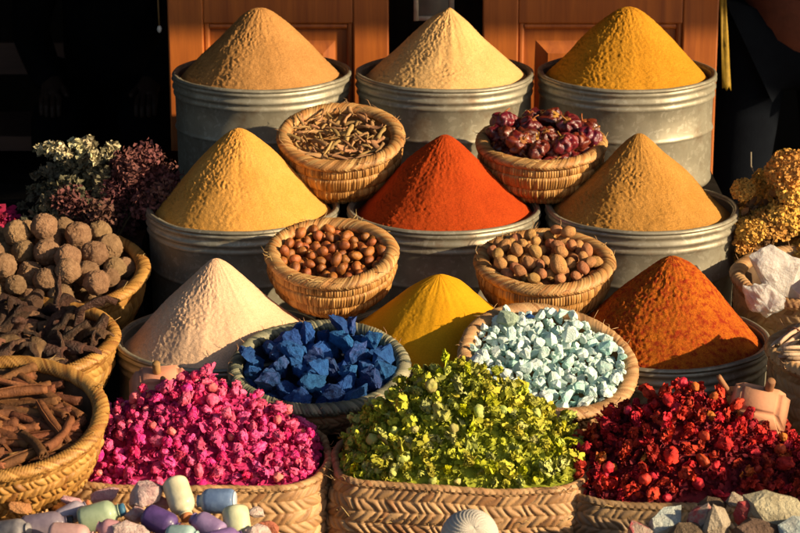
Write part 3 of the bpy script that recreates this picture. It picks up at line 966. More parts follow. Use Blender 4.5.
# bark basket
r_, Mb = coil_basket(coords(341, 137, 5.22), .136, .115, 17, 'coiled straw basket of curled brown bark, above the red cone left', 'round coiled straw baskets', 2)
barks = [chip_mesh('bark piece', bk_m, s, 1, .17, 1.5, .035) for s in range(5)] + [twig_mesh('root piece', bk_m, s, 1, .075, .16, 8, .4, sides=7) for s in range(6)]
pk = drop(170, lambda: random.uniform(.008, .012), disc(.107), lambda x, y: -.042 + .018 * (1 - (x*x + y*y) / .011), 8)
for (x, y, z, r) in pk:
    L = random.choice([.022, .028, .034, .042, .052])
    k = random.choice([0, 1, 2, 3, 4, 0, 1, 2, 3, 4, 5, 6, 7, 8, 9, 10])
    a = random.uniform(0, 6.28)
    M_ = Mb @ Matrix.Translation((x, y, min(z, .022))) @ Euler((random.uniform(-.4, .4), random.uniform(-.35, .35), a)).to_matrix().to_4x4() @ Matrix.Diagonal((L, L * .75, L * .75, 1))
    tag(link('bark_piece', barks[k], None, M_), 'curled dry brown bark piece in the top left straw basket' if k < 5 else 'knobbly dry brown root piece in the top left straw basket', 'bark', 'brown bark and root pieces')

# pepper basket
r_, Mb = coil_basket(coords(541, 143, 5.22), .139, .105, 8, 'coiled straw basket heaped with shiny dark red dried peppers', 'round coiled straw baskets', 3, yaw=70)
def pepper_mesh(seed):
    rg = random.Random(seed)
    u, v = 72, 34
    X = np.zeros((v + 1, u + 1, 3))
    nl = rg.choice([7, 8, 9])
    for i in range(v + 1):
        th = PI * i / v
        for k in range(u + 1):
            a = 2 * PI * (k % u) / u
            n_ = noise.noise(Vector((math.cos(a) * 1.6, math.sin(a) * 1.6, th * 1.3 + seed * 3)))
            lob = abs(math.sin(nl * a / 2 + n_ * 1.5)) ** 0.6
            r = math.sin(th) ** .8 * (0.78 + 0.24 * lob * math.sin(th) + 0.34 * n_ + .05 * noise.noise(Vector((math.cos(a) * 5, math.sin(a) * 5, th * 2 + seed))))
            z = math.cos(th) * (.78 + .15 * n_) - 0.30 * math.exp(-(r / .28) ** 2) * (1 if th < PI / 2 else -.5)
            X[i, k] = (r * math.cos(a), r * math.sin(a), z)
    return grid_mesh('pepper body', X[:, ::-1], ch_m)
peps = [pepper_mesh(s) for s in range(6)]
cal = []
for s in range(3):
    rg = random.Random(s + 40); mb = MB()
    mb.lathe([(.02, .50), (.22, .50), (.40, .60), (.34, .66), (.10, .63), (.06, .66)], 9)
    mb.tube([(0, 0, .58), (.03, .02, .75), (.12 + .1 * s, .05, .95), (.25 + .12 * s, .05, 1.05)], [.06, .055, .05, .06], 7)
    cal.append(mb.mesh('calyx', cal_m))
pk = drop(33, lambda: random.uniform(.022, .028), disc(.104), lambda x, y: -.036 + .012 * (1 - (x*x + y*y) / .011), 10, scale_r=.80)
pk = [p for p in pk if p[2] < .085]
for (x, y, z, r) in pk:
    q = Vector((random.gauss(0, .7), random.gauss(-.5, .7), 1)).to_track_quat('Z', 'Y').to_matrix().to_4x4()
    o = link('dried_pepper', peps[random.randrange(6)], None, Mb @ Matrix.Translation((x, y, z)) @ q @ Matrix.Rotation(random.uniform(0, 6), 4, 'Z') @ Matrix.Scale(r * 1.08, 4))
    tag(o, 'round wrinkled dark red dried pepper in the straw basket', 'pepper', 'dried red peppers')
    link('calyx', cal[random.randrange(3)], o)

# hazelnut basket
def nut_shape(name, m, s, pt): return blob_mesh(name, m, s, .98 - .05 * s, .88, 1.02 + .05 * s, .10, 1.5, 18, 12, point=pt)
r_, Mb = coil_basket(coords(332, 253, 4.8), .131, .100, 14, 'coiled straw basket full of shiny brown hazelnuts', 'round coiled straw baskets', 4, yaw=140)
nuts = [nut_shape('hazelnut', hz_m, s, .22) for s in range(4)]
caps = []
cap_m = organic('pale nut scar', (.46, .27, .13), (.36, .2, .09), scale=200, rnd=.15)
mbc = MB(); mbc.lathe([(.58, -.76), (.60, -.72), (.45, -.90), (.2, -1.0), (.02, -1.01)], 12); capme = mbc.mesh('nut scar', cap_m)
pk = drop(150, lambda: random.uniform(.0090, .0112), disc(.104), lambda x, y: -.044 + .010 * (1 - (x*x + y*y) / .0115), 12)
for (x, y, z, r) in pk:
    o = link('hazelnut', nuts[random.randrange(4)], None, Mb @ Matrix.Translation((x, y, z)) @ rnd_rot() @ Matrix.Scale(r * 1.04, 4))
    tag(o, 'shiny brown hazelnut lying in the coiled straw basket', 'nut', 'hazelnuts in the basket')
    link('scar', capme, o)

# nutmeg basket
r_, Mb = coil_basket(coords(545, 262, 4.8), .137, .095, 10, 'coiled straw basket of pale brown nutmegs, above the mint stones', 'round coiled straw baskets', 5, yaw=200, coils=3)
nms = [blob_mesh('nutmeg', nm_m, s, .86, .86, 1.12, .10, 1.6, 20, 14, .05, 5) for s in range(5)]
pk = drop(125, lambda: random.uniform(.0108, .0135), disc(.107), lambda x, y: -.044 + .018 * (1 - ((x-.02)**2 + (y-.02)**2) / .012), 10)
for (x, y, z, r) in pk:
    o = link('nutmeg', nms[random.randrange(5)], None, Mb @ Matrix.Translation((x, y, z)) @ rnd_rot() @ Matrix.Scale(r * 1.04, 4))
    tag(o, 'pale brown wrinkled nutmeg lying in the coiled basket', 'nutmeg', 'nutmegs in the basket')
o = link('nutmeg', nms[2], None, Mb @ Matrix.Translation((.004, .075, .030)) @ Euler((.5, .3, 0)).to_matrix().to_4x4() @ Matrix.Scale(.019, 4))
tag(o, 'largest nutmeg, on top at the back of the nutmeg basket', 'nutmeg', 'nutmegs in the basket')

# ================================================================== BLUE AND MINT BASKETS
bl_m = organic('blue pigment', (.009, .050, .20), (.018, .095, .31), scale=3.0, rnd=.3, hue=.012, rough=.8, bump=.5, bscale=9, bdist=.08, contrast=(.3, .7))
bl_p = organic('violet dusted pigment', (.010, .055, .20), (.045, .085, .27), scale=2.2, rnd=.3, hue=.01, rough=.8, bump=.5, bscale=9, bdist=.08, contrast=(.45, .6))
r_, Mb = plait_basket(coords(319, 367, 4.5), .166, .075, 11, 'shallow green grey plaited basket holding deep blue pigment lumps', MT['straw_brown'], MT['straw_navy'], MT['navy_inside'], 6, taper=.35, rimw=.011, rimh=.009, fill=.030, rimN=150, rimk=3)
rocks = [rock_mesh('blue lump', bl_p if s % 3 == 0 else bl_m, s, 17, (1.15, .86, .72), 4, .16) for s in range(9)]
pk = drop(70, lambda: random.choice([.014, .018, .022, .026, .029]), disc(.136), lambda x, y: -.034 + .006 * (1 - (x*x + y*y) / .016), 14, scale_r=.74)
top = max((p for p in pk), key=lambda p: p[1] * .2 + p[2])
for p in pk:
    x, y, z, r = p
    o = link('pigment_lump', rocks[random.randrange(9)], None, Mb @ Matrix.Translation((x, y, min(z, .022))) @ rnd_rot() @ Matrix.Scale(r * 1.05, 4))
    tag(o, 'angular deep blue pigment lump in the shallow basket', 'pigment', 'blue pigment lumps')
o = link('pigment_lump', rocks[5], None, Mb @ Matrix.Translation((.035, .10, .035)) @ Euler((.3, .9, .4)).to_matrix().to_4x4() @ Matrix.Diagonal((.030, .024, .022, 1)))
tag(o, 'pointed blue pigment lump standing highest at the back rim', 'pigment', 'blue pigment lumps')

mi_m = organic('pale mint stone', (.56, .755, .70), (.74, .84, .79), scale=1.6, rnd=.12, hue=.015, rough=.75, bump=.4, bscale=6, bdist=.08, contrast=(.4, .62), sat=.45)
mi_d = organic('deeper mint stone', (.36, .62, .575), (.56, .73, .67), scale=1.8, rnd=.15, hue=.02, rough=.75, bump=.4, bscale=6, bdist=.08, sat=.3)
mi_g = organic('pale green pebble', (.36, .44, .33), (.26, .34, .25), scale=3, rnd=.1, rough=.8, bump=.4, bscale=7, bdist=.08)
r_, Mb = plait_basket(coords(548, 361, 4.50), .166, .075, 19, 'tan plaited basket tilted forward and full of pale mint stones', MT['straw_tan'], MT['straw_tan'], MT['straw_gold_in'], 7, roll=7, taper=.35, rimw=.012, rimh=.009, fill=.026, rimN=140, rimk=4)
mst = [rock_mesh('mint stone', mi_m, 50 + s, 17, (1, .85, .72), 2, .10) for s in range(7)] + [rock_mesh('mint stone', mi_d, 70 + s, 15, (1, .8, .7), 2, .10) for s in range(3)]
mb = MB(); _rg = random.Random(5)
_rk = [rock_mesh('grit', mi_m, 400 + q, 13, (1, .85, .75), 0) for q in range(5)]
for q in range(620):
    x, y = disc(.147)()
    k = _rk[q % 5]
    M_ = Matrix.Translation((x, y, -.022 + .010 * (1 - (x*x + y*y) / .019) + _rg.uniform(-.002, .005))) @ rnd_rot() @ Matrix.Scale(_rg.uniform(.0045, .0085), 4)
    mb.add([v.co.copy() for v in k.vertices], [tuple(p.vertices) for p in k.polygons], M_)
o = mb.build('mint_grit', mi_d, None, Mb, smooth=False); tag(o, 'mass of small mint grit between the pale stones', 'stones', kind='stuff')
def rsz(): return random.choice([.0062, .007, .0075, .008, .009, .010, .011, .013, .016])
pk = drop(340, rsz, disc(.144), lambda x, y: -.021 + .008 * (1 - (x*x + (y)**2) / .019), 8, scale_r=.84)
pk.sort(key=lambda p: -p[2])
for (x, y, z, r) in pk[:296]:
    k = random.randrange(10)
    o = link('mint_stone', mst[k], None, Mb @ Matrix.Translation((x, y, z)) @ rnd_rot() @ Matrix.Scale(r * 1.24, 4))
    tag(o, 'small pale mint stone in the tilted basket' if k < 7 else 'small blue green stone among the paler mint stones', 'stone', 'pale mint stones')
o = link('mint_stone', rock_mesh('green pebble', mi_g, 99, 18, (1, .75, .7), 2, .05), None, Mb @ Matrix.Translation((-.078, .085, .022)) @ Euler((.3, .2, .2)).to_matrix().to_4x4() @ Matrix.Scale(.028, 4))
tag(o, 'largest grey green pebble at upper left of the mint stones', 'stone', 'pale mint stones')
o = link('pigment_chip', rock_mesh('blue chip', bl_m, 98, 12, (1, .8, .7), 1, .05), None, Mb @ Matrix.Translation((-.036, .105, .022)) @ Matrix.Scale(.010, 4))
tag(o, 'single bright blue chip lying among the pale mint stones', 'pigment')

# ================================================================== LEFT ROUND BASKETS
riser = organic('dark riser wood', (.05, .03, .02), (.03, .018, .012), rnd=0, hue=0)
def block(x, y, hx, hy, z0, z1, label):
    mb = MB(); mb.box(-hx, hx, -hy, hy, 0, z1 - z0)
    o = mb.build('riser_block', riser, None, Matrix.Translation((x, y, z0)), smooth=False)
    tag(o, label, 'block')

ballp = coords(45, 272, 5.0)
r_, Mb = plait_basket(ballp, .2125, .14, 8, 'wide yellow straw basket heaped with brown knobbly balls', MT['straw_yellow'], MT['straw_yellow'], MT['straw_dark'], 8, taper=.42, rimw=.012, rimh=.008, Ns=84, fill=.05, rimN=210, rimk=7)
kb_m = organic('knobbly brown ball', (.50, .30, .16), (.32, .18, .09), scale=3.5, rnd=.2, rough=.9, bump=.7, bscale=14, bdist=.09, hue=.01)
balls = [blob_mesh('ball', kb_m, s, 1, .97, .95, .12, 1.5, 54, 36, .11, 10) for s in range(6)]
pk = drop(56, lambda: random.choice([.021, .024, .026, .028]), disc(.172), lambda x, y: -.048 + .030 * (1 - (x*x + (y-.03)**2) / .03), 10, scale_r=1.0)
for (x, y, z, r) in pk:
    o = link('knobbly_ball', balls[random.randrange(6)], None, Mb @ Matrix.Translation((x, y, z)) @ rnd_rot() @ Matrix.Scale(r * 1.02, 4))
    tag(o, 'rough brown knobbly ball heaped in the wide basket', 'dried fruit', 'brown knobbly balls')

podp = coords(14, 340, 4.65)
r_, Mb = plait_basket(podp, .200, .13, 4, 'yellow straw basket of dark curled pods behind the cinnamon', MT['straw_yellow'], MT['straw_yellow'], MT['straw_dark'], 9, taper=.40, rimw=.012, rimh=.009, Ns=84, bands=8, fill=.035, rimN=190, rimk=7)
pd_m = organic('dark dried pod', (.12, .060, .038), (.055, .026, .017), scale=4, rnd=.4, rough=.5, bump=.7, bscale=12, bdist=.06, hue=.015)
pd_l = organic('brown dried bark', (.23, .115, .062), (.12, .056, .03), scale=4, rnd=.25, rough=.65, bump=.6, bscale=14, bdist=.06)
pods = [twig_mesh('pod', pd_m, 20 + s, 1, .085, .42, 13, .28, flat=.5) for s in range(5)] + [chip_mesh('pod', pd_l, 30 + s, 1, .15, 1.1, .045) for s in range(4)] + [chip_mesh('pod', pd_m, 40 + s, 1, .17, 1.7, .04) for s in range(3)]
pk = drop(120, lambda: random.uniform(.012, .018), disc(.148), lambda x, y: -.045 + .03 * (1 - (x*x + y*y) / .028), 9)
for (x, y, z, r) in pk:
    L = random.uniform(.08, .14); k = random.choice([0, 1, 2, 3, 4, 5, 6, 7, 8, 5, 6, 7, 8, 9, 10, 11])
    o = link('dried_pod', pods[k], None, Mb @ Matrix.Translation((x, y, min(z, .03))) @ Euler((random.uniform(-.6, .6), random.uniform(-.55, .55), random.uniform(0, 6.28))).to_matrix().to_4x4() @ Matrix.Scale(L, 4))
    tag(o, 'dark wrinkled pod lying in the straw basket at left' if k < 5 else 'brown curled strip lying among the dark pods', 'pod', 'dark dried pods')

cinp = coords(0, 418, 4.02)
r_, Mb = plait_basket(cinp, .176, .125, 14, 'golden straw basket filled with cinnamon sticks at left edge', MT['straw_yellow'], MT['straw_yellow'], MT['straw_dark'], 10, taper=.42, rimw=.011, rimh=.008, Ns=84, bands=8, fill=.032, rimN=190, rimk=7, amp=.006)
ci_m = organic('cinnamon bark', (.18, .064, .022), (.10, .034, .013), scale=6, rnd=.3, rough=.7, bump=.4, bscale=20, bdist=.02, hue=.012)
ci_l = organic('paler cinnamon bark', (.36, .155, .055), (.26, .10, .035), scale=6, rnd=.15, rough=.7, bump=.4, bscale=20, bdist=.02)
cins = [scroll_mesh('cinnamon stick', ci_m, s, 1, .085, 1.7, s % 2 == 0) for s in range(6)] + [scroll_mesh('cinnamon stick', ci_l, s + 9, 1, .055, 1.5, True) for s in range(2)]
pk = drop(115, lambda: random.uniform(.0095, .013), disc(.145), lambda x, y: -.034 + .022 * (1 - (x*x + y*y) / .022), 9)
for (x, y, z, r) in pk:
    L = random.uniform(.10, .15); k = random.choice([0, 1, 2, 3, 4, 5, 0, 1, 2, 3, 4, 5, 6, 7])
    lim = math.sqrt(max(.0001, .150**2 - y * y)); x = max(-lim + L * .45, min(lim - L * .45, x)) if random.random() < .8 else x
    a = random.gauss(0, .5) if abs(x) < .09 else random.gauss(PI / 2, .5)
    if math.hypot(x + math.cos(a) * L / 2, y + math.sin(a) * L / 2) > .156 or math.hypot(x - math.cos(a) * L / 2, y - math.sin(a) * L / 2) > .156: L *= .7; x *= .8; y *= .85
    if k > 5: L *= .8
    o = link('cinnamon_stick', cins[k], None, Mb @ Matrix.Translation((x, y, min(z, .03))) @ Euler((random.uniform(0, 6.28), random.uniform(-.16, .16), a)).to_matrix().to_4x4() @ Matrix.Diagonal((L, .112, .112, 1)))
    tag(o, 'rolled brown cinnamon stick lying in the basket' if k < 6 else 'thin paler cinnamon stick among the darker sticks', 'cinnamon', 'cinnamon sticks')
block(podp.x, podp.y, .10, .10, ZF, podp.z - .138, 'dark block holding up the basket of pods')

# ================================================================== SQUARE BASKETS IN FRONT
def peak(h, cx, cy, a, b, p=1.25, edge=.010):
    def f(x, y):
        ax = (a - cx) if x > cx else (a + cx); by = (b - cy) if y > cy else (b + cy)
        ax = max(ax, .01); by = max(by, .01)
        rho = (abs((x - cx) / ax) ** 2.3 + abs((y - cy) / by) ** 2.3) ** (1 / 2.3)
        e = min(1, (1 - max(abs(x) / a, abs(y) / b)) * 14)
        return edge * max(0, e) + h * max(0, 1 - rho ** p)
    return f

def superf(a, b):
    def f(x, y):
        u, v = min(1, abs(x) / a), min(1, abs(y) / b)
        return max(0, (1 - u ** 2.4)) ** .8 * max(0, (1 - v ** 2.4)) ** .8
    return f

def heap_base(name, a, b, rc, H, m, bits, Mx, ox=0, oy=0, z0=0.0, nb=3000, bs=.0045, seed=1):
    """mound of crumbs below the countable pieces"""
    f = superf(a, b); rg = random.Random(seed); mb = MB()
    nx, ny = 60, 44
    vs = []
    for j in range(ny + 1):
        for i in range(nx + 1):
            x, y = (2 * i / nx - 1), (2 * j / ny - 1)
            # squash the square grid to rounded corners
            X_, Y_ = x * math.sqrt(1 - y * y * .18) * a, y * math.sqrt(1 - x * x * .18) * b
            z = z0 + H(X_, Y_) - .008 + .004 * noise.noise(Vector((X_ * 60, Y_ * 60, seed)))
            vs.append((X_, Y_, z))
    mb.add(vs, [(j*(nx+1)+i, j*(nx+1)+i+1, (j+1)*(nx+1)+i+1, (j+1)*(nx+1)+i) for j in range(ny) for i in range(nx)])
    for q in range(nb):
        x, y = rg.uniform(-a, a), rg.uniform(-b, b)
        if (abs(x) / a) ** 4 + (abs(y) / b) ** 4 > 1: continue
        c = Vector((x, y, z0 + H(x, y) - .004 + rg.uniform(0, .006)))
        sub = MB(); petal(sub, rand_dir(rg), bs * .6, bs * rg.uniform(.6, 1.3), rg, .5, .6, n=3)
        mb.add(sub.v, sub.f, Matrix.Translation(c))
    me = mb.mesh(name, m)
    return link(name, me, None, Mx)

def heap(Mx, a, b, H, n, rfun, meshes, weights, name, labels, cat, group, z0=0.0, sr=.8, tries=8, seed=1, rot=True):
    rg = random.Random(seed)
    def smp():
        while True:
            x, y = rg.uniform(-a, a), rg.uniform(-b, b)
            if (abs(x) / a) ** 4 + (abs(y) / b) ** 4 < 1: return x, y
    pk = drop(n, rfun, smp, lambda x, y: z0 + H(x, y) - .006, tries, scale_r=sr, bias=H)
    for (x, y, z, r) in pk:
        k = random.choices(range(len(meshes)), weights)[0]
        o = link(name[k], meshes[k], None, Mx @ Matrix.Translation((x, y, z)) @ rnd_rot() @ Matrix.Diagonal((r * rg.uniform(.9, 1.3), r * rg.uniform(.8, 1.1), r * rg.uniform(.65, 1.0), 1)))
        tag(o, labels[k], cat, group)

ro_m = organic('dried pink rose', (.62, .020, .155), (.78, .14, .31), scale=2.6, rnd=.25, hue=.018, rough=.75, bump=.3, bscale=8, bdist=.05, contrast=(.45, .75), sat=.10)
ro_c = organic('coral pink bud', (.70, .10, .13), (.75, .20, .20), scale=1.6, rnd=.2, hue=.015, rough=.6, bump=.3, bscale=6, bdist=.05)
ro_s = organic('pink petal crumbs', (.36, .010, .08), (.50, .03, .15), scale=60, rnd=0, hue=0, rough=.8)
gr_m = organic('dried green flower', (.50, .49, .040), (.40, .42, .034), scale=1.8, rnd=.22, hue=.016, rough=.8, bump=.3, bscale=8, bdist=.05, sat=.3)
gr_y = organic('yellow green flower', (.52, .48, .040), (.41, .41, .036), scale=1.8, rnd=.25, hue=.015, rough=.8, bump=.3, bscale=8, bdist=.05)
gr_p = organic('green pod', (.32, .36, .07), (.42, .40, .12), scale=1.5, rnd=.3, hue=.03, rough=.6, bump=.2, bscale=6, bdist=.05)
gr_s = organic('green leaf crumbs', (.36, .38, .030), (.25, .28, .022), scale=60, rnd=0, hue=0, rough=.8)
rd_m = organic('dried dark red flower', (.58, .024, .014), (.34, .010, .012), scale=1.6, rnd=.35, hue=.009, rough=.7, bump=.3, bscale=8, bdist=.05)
rd_b = organic('smooth red bud', (.60, .04, .022), (.46, .022, .018), scale=1.6, rnd=.3, hue=.02, rough=.5, bump=.2, bscale=6, bdist=.05)
rd_o = organic('orange dried flower', (.55, .18, .02), (.45, .10, .02), scale=2, rnd=.25, hue=.015, rough=.6, bump=.3, bscale=6, bdist=.05)
rd_s = organic('red petal crumbs', (.20, .008, .014), (.11, .006, .012), scale=60, rnd=0, hue=0, rough=.8)

# roses
r_, Mr = square_basket(-.365, 3.965, .556, .228, .150, .21, -2, 'square palm basket under the pink dried roses', MT['straw_tan'], 11, group='square palm baskets')
Hro = peak(.122, .0, .045, .225, .150)
heap_base('rose_crumbs', .223, .147, .06, Hro, ro_s, None, Mr, seed=3, z0=.004).update_tag()
tag(bpy.data.objects['rose_crumbs'], 'mass of pink petal crumbs between the dried roses', 'petals', kind='stuff')
mesh_r = [flower_mesh('dried rose', ro_m, 100 + s, 30, .38, .32, .48, .25, 5, 2.2 + .2 * s) for s in range(4)] + [sheet_mesh('rose petal', ro_m, 130 + s, .5, 1.2, curl=.7) for s in range(3)] + [bud_mesh('rose bud', ro_m, s) for s in range(4)] + [bud_mesh('rose bud', ro_c, 7 + s) for s in range(3)]
heap(Mr, .218, .146, Hro, 296, lambda: random.choice([.0090, .0108, .0122, .0148]), mesh_r, [5]*4 + [1.1]*3 + [1.2]*4 + [.7]*3, ['dried_rose']*4 + ['rose_petal']*3 + ['rose_bud']*7,
     ['crumpled pink dried rose in the heap at lower left']*4 + ['single curled pink petal lying loose on the rose heap']*3 + ['closed pink dried rose bud among the crumpled roses']*4 + ['coral closed bud among the pinker dried roses']*3, 'dried flower', 'dried pink roses', seed=5)

# green
r_, Mg = square_basket(.108, 3.955, .560, .215, .148, .22, -4, 'square palm basket under the yellow green dried flowers', MT['straw_tan'], 12, group='square palm baskets')
Hgr = peak(.140, -.012, .045, .212, .148)
heap_base('leaf_crumbs', .210, .145, .06, Hgr, gr_s, None, Mg, seed=4, bs=.0042, nb=4200, z0=.004)
tag(bpy.data.objects['leaf_crumbs'], 'mass of green leaf crumbs between the dried flowers', 'leaves', kind='stuff')
mesh_g = [ragged_mesh('green flower', gr_m if s % 2 else gr_y, 200 + s, 52, .33, .42) for s in range(6)] + [sheet_mesh('green leaf', gr_m, 230 + s, .85, 1.3, curl=1.0) for s in range(2)] + [bud_mesh('green pod', gr_p, 20 + s) for s in range(3)]
heap(Mg, .204, .143, Hgr, 296, lambda: random.choice([.0105, .0125, .014, .016]), mesh_g, [4.2]*6 + [1.6]*2 + [.55]*3, ['green_flower']*6 + ['green_leaf']*2 + ['green_pod']*3,
     ['ragged yellow green dried flower in the middle heap']*6 + ['single crumpled green leaf lying on the green flower heap']*2 + ['smooth green pod among the ragged green flowers']*3, 'dried flower', 'dried green flowers', seed=6)

# red
r_, Md = square_basket(.515, 3.925, .540, .226, .150, .20, -1, 'square palm basket under the dark red dried flowers', MT['straw_brown'], 13, group='square palm baskets')
Hrd = peak(.125, -.01, .05, .225, .150)
heap_base('red_petal_crumbs', .221, .147, .06, Hrd, rd_s, None, Md, seed=5, z0=.004)
tag(bpy.data.objects['red_petal_crumbs'], 'mass of dark red petal crumbs between the flowers', 'petals', kind='stuff')
mesh_d = [ragged_mesh('red flower', rd_m, 300 + s, 60, .28, .45) for s in range(4)] + [flower_mesh('red flower', rd_m, 310 + s, 20, .44, .34, .50, .2, 5, 2.5) for s in range(1)] + [sheet_mesh('red petal', rd_m, 330 + s, .5, 1.3, curl=.7) for s in range(2)] + [bud_mesh('red bud', rd_b, 40 + s) for s in range(4)] + [ragged_mesh('orange flower', rd_o, 320 + s, 36, .36, .4) for s in range(2)] + [bud_mesh('orange bud', rd_o, 50)]
heap(Md, .216, .145, Hrd, 296, lambda: random.choice([.010, .012, .014, .0165]), mesh_d, [5]*5 + [1.0]*2 + [1.2]*4 + [.5]*3, ['red_flower']*5 + ['red_petal']*2 + ['red_bud']*4 + ['orange_flower']*3,
     ['crumpled dark red dried flower in the right heap']*5 + ['single curled red petal lying loose on the red heap']*2 + ['smooth red dried bud among the crumpled red flowers']*4 + ['orange dried flower among the darker red ones']*3, 'dried flower', 'dried red flowers', seed=7)

# corner basket at the left bottom, empty
r_, Mq = square_basket(-.775, 3.80, .545, .150, .125, .19, 14, 'empty square palm basket, only its corner showing at bottom left', MT['straw_tan'], 14, group='square palm baskets', fill=.06, Ns=76)

# ================================================================== RIGHT BASKETS
r_, Mb = plait_basket(coords(806, 278, 4.95), .150, .15, 6, 'brown plaited basket holding two big white crystals', MT['straw_brown'], MT['straw_tan'], MT['straw_dark'], 15, taper=.3, rimw=.012, rimh=.010, Ns=58, fill=.045, bands=8, rimN=80)
cr_m = organic('white crystal', (.80, .74, .70), (.66, .60, .57), scale=2, rnd=.05, hue=0, rough=.4, bump=.4, bscale=5, bdist=.05, sss=.8)
cr_m.node_tree.nodes['Principled BSDF'].inputs['Transmission Weight'].default_value = .3
cr_m.node_tree.nodes['Principled BSDF'].inputs['Subsurface Radius'].default_value = (.04, .032, .026)
def slab_rock(name, prof, th, seed):
    """faceted crystal: outline with chamfered, uneven front"""
    rg = random.Random(seed); bm = bmesh.new()
    for (x, z) in prof:
        bm.verts.new((x, -th / 2 + rg.uniform(-.006, .006), z)); bm.verts.new((x * .9, th / 2 + rg.uniform(-.006, .006), z * .93))
        bm.verts.new((x * 1.04, rg.uniform(-.01, .01), z * 1.03))
    bmesh.ops.convex_hull(bm, input=bm.verts); bmesh.ops.triangulate(bm, faces=bm.faces)
    bmesh.ops.subdivide_edges(bm, edges=bm.edges, cuts=7, use_grid_fill=True)
    for v in bm.verts:
        v.co += v.co.normalized() * .006 * noise.noise(v.co * 21 + Vector((seed, 0, 0)))
    bmesh.ops.recalc_face_normals(bm, faces=bm.faces)
    me = bpy.data.meshes.new(name); bm.to_mesh(me); bm.free(); me.materials.append(cr_m)
    me.polygons.foreach_set('use_smooth', [True] * len(me.polygons)); me.set_sharp_from_angle(angle=math.radians(34)); return me
c0 = coords(778, 285, 4.93)
o = link('white_crystal', rock_mesh('crystal', cr_m, 211, 15, (1.0, .5, .86), 4, .10), None, Matrix.Translation(c0 + Vector((.004, .03, .008))) @ Euler((-.15, .42, .1)).to_matrix().to_4x4() @ Matrix.Scale(.088, 4))
tag(o, 'largest white crystal standing up in the right basket', 'crystal', 'white crystals')
o = link('white_crystal', rock_mesh('crystal', cr_m, 223, 26, (1.1, .6, .75), 4, .16), None, Matrix.Translation(coords(764, 300, 4.84)) @ Euler((.2, .45, -.2)).to_matrix().to_4x4() @ Matrix.Scale(.046, 4))
tag(o, 'smaller rough white crystal leaning before the largest one', 'crystal', 'white crystals')
o = link('white_crystal', slab_rock('crystal', [(-.035, .03), (.0, .05), (.04, .03), (.05, -.02), (.02, -.04), (-.03, -.03)], .05, 7), None, M_at(coords(808, 300, 4.86), 10, 0, 20))
tag(o, 'white crystal at the right edge of the crystal basket', 'crystal', 'white crystals')

stp = coords(850, 352, 4.45)
r_, Mb = plait_basket(stp, .150, .19, 3, 'brown deep plaited basket holding bundles of pale sticks', MT['straw_brown'], MT['straw_tan'], MT['straw_dark'], 16, taper=.22, rimw=.012, rimh=.010, Ns=52, fill=.03, bands=9, rimN=70)
block(stp.x, stp.y, .10, .09, ZF, stp.z - .195, 'dark block holding up the basket of pale sticks')
cpz = coords(806, 278, 4.95)
sk_m = organic('pale stick', (.52, .38, .25), (.38, .25, .15), scale=8, rnd=.25, rough=.7, bump=.3, bscale=20, bdist=.02)
tie_m = organic('tie string', (.30, .13, .06), (.2, .08, .04))
sticks = [twig_mesh('stick', sk_m, 60 + s, .10, .0042, .004, 6, .15) for s in range(4)]
bun = [(-.105, .02, .018, 50, 'bundle of pale sticks tied together, left in its basket'), (-.085, -.055, .016, 15, 'bundle of pale sticks tied together, front of its basket'),
       (-.05, .05, .03, 75, 'bundle of pale sticks tied together, at back of its basket'), (-.02, -.02, .034, 30, 'bundle of pale sticks lying topmost in its basket'), (.04, -.05, .02, -20, 'bundle of pale sticks at right in its basket')]
for (x, y, z, yw, lb) in bun:
    M_ = Mb @ Matrix.Translation((x, y, z)) @ Euler((0, random.uniform(-.25, .1), math.radians(yw))).to_matrix().to_4x4()
    g = empty('stick_bundle', lb, 'sticks', M_, 'bundles of pale sticks')
    for q in range(9):
        a = q * 2.4; rr = .0046 * math.sqrt(q) * 1.15
        link('stick', sticks[q % 4], g, Matrix.Translation((random.uniform(-.008, .008), rr * math.cos(a), rr * math.sin(a))) @ Matrix.Rotation(a, 4, 'X'))
    mb = MB()
    mb.tube([(0.01, .0185 * math.cos(t), .0185 * math.sin(t)) for t in [i * PI / 8 for i in range(17)]], .0016, 6); mb.build('tie', tie_m, g)

# ------------------------------------------------------------------ terracotta pieces
tc_m = organic('pink terracotta', (.56, .235, .155), (.46, .18, .115), scale=30, rnd=.08, rough=.85, bump=.3, bscale=120)
cork_m = organic('brown peg', (.34, .16, .07), (.25, .11, .05), rnd=.1)
def terracotta(p, tilt, yaw, s, pegs, label):
    g = empty('clay_piece', label, 'clay piece', M_at(p, tilt, 0, yaw), 'pink clay pieces with pegs')
    bm = bmesh.new()
    a, b, c, d, h = .060 * s, .045 * s, .038 * s, .028 * s, .050 * s
    vs = [bm.verts.new(v) for v in ((-a,-b,-h/2),(a,-b,-h/2),(a,b,-h/2),(-a,b,-h/2),(-c,-d,h/2),(c,-d,h/2),(c,d,h/2),(-c,d,h/2))]
    for f in ((0,3,2,1),(4,5,6,7),(0,1,5,4),(1,2,6,5),(2,3,7,6),(3,0,4,7)): bm.faces.new([vs[i] for i in f])
    bmesh.ops.bevel(bm, geom=list(bm.edges), offset=.0095 * s, segments=5, affect='EDGES')
    for v in bm.verts: v.co += Vector(noise.noise_vector(v.co * 30)) * .0012
    me = bpy.data.meshes.new('clay body'); bm.to_mesh(me); bm.free(); me.materials.append(tc_m)
    me.polygons.foreach_set('use_smooth', [True] * len(me.polygons))
    link('body', me, g)
    for (x, y, z, rx, ry, L, r) in pegs:
        mb = MB(); mb.lathe([(r * .8, 0), (r, .002), (r * .95, L - .002), (r * .8, L)], 12)
        mb.build('peg', cork_m, g, Matrix.Translation((x * s, y * s, z * s)) @ Euler((rx, ry, 0)).to_matrix().to_4x4())
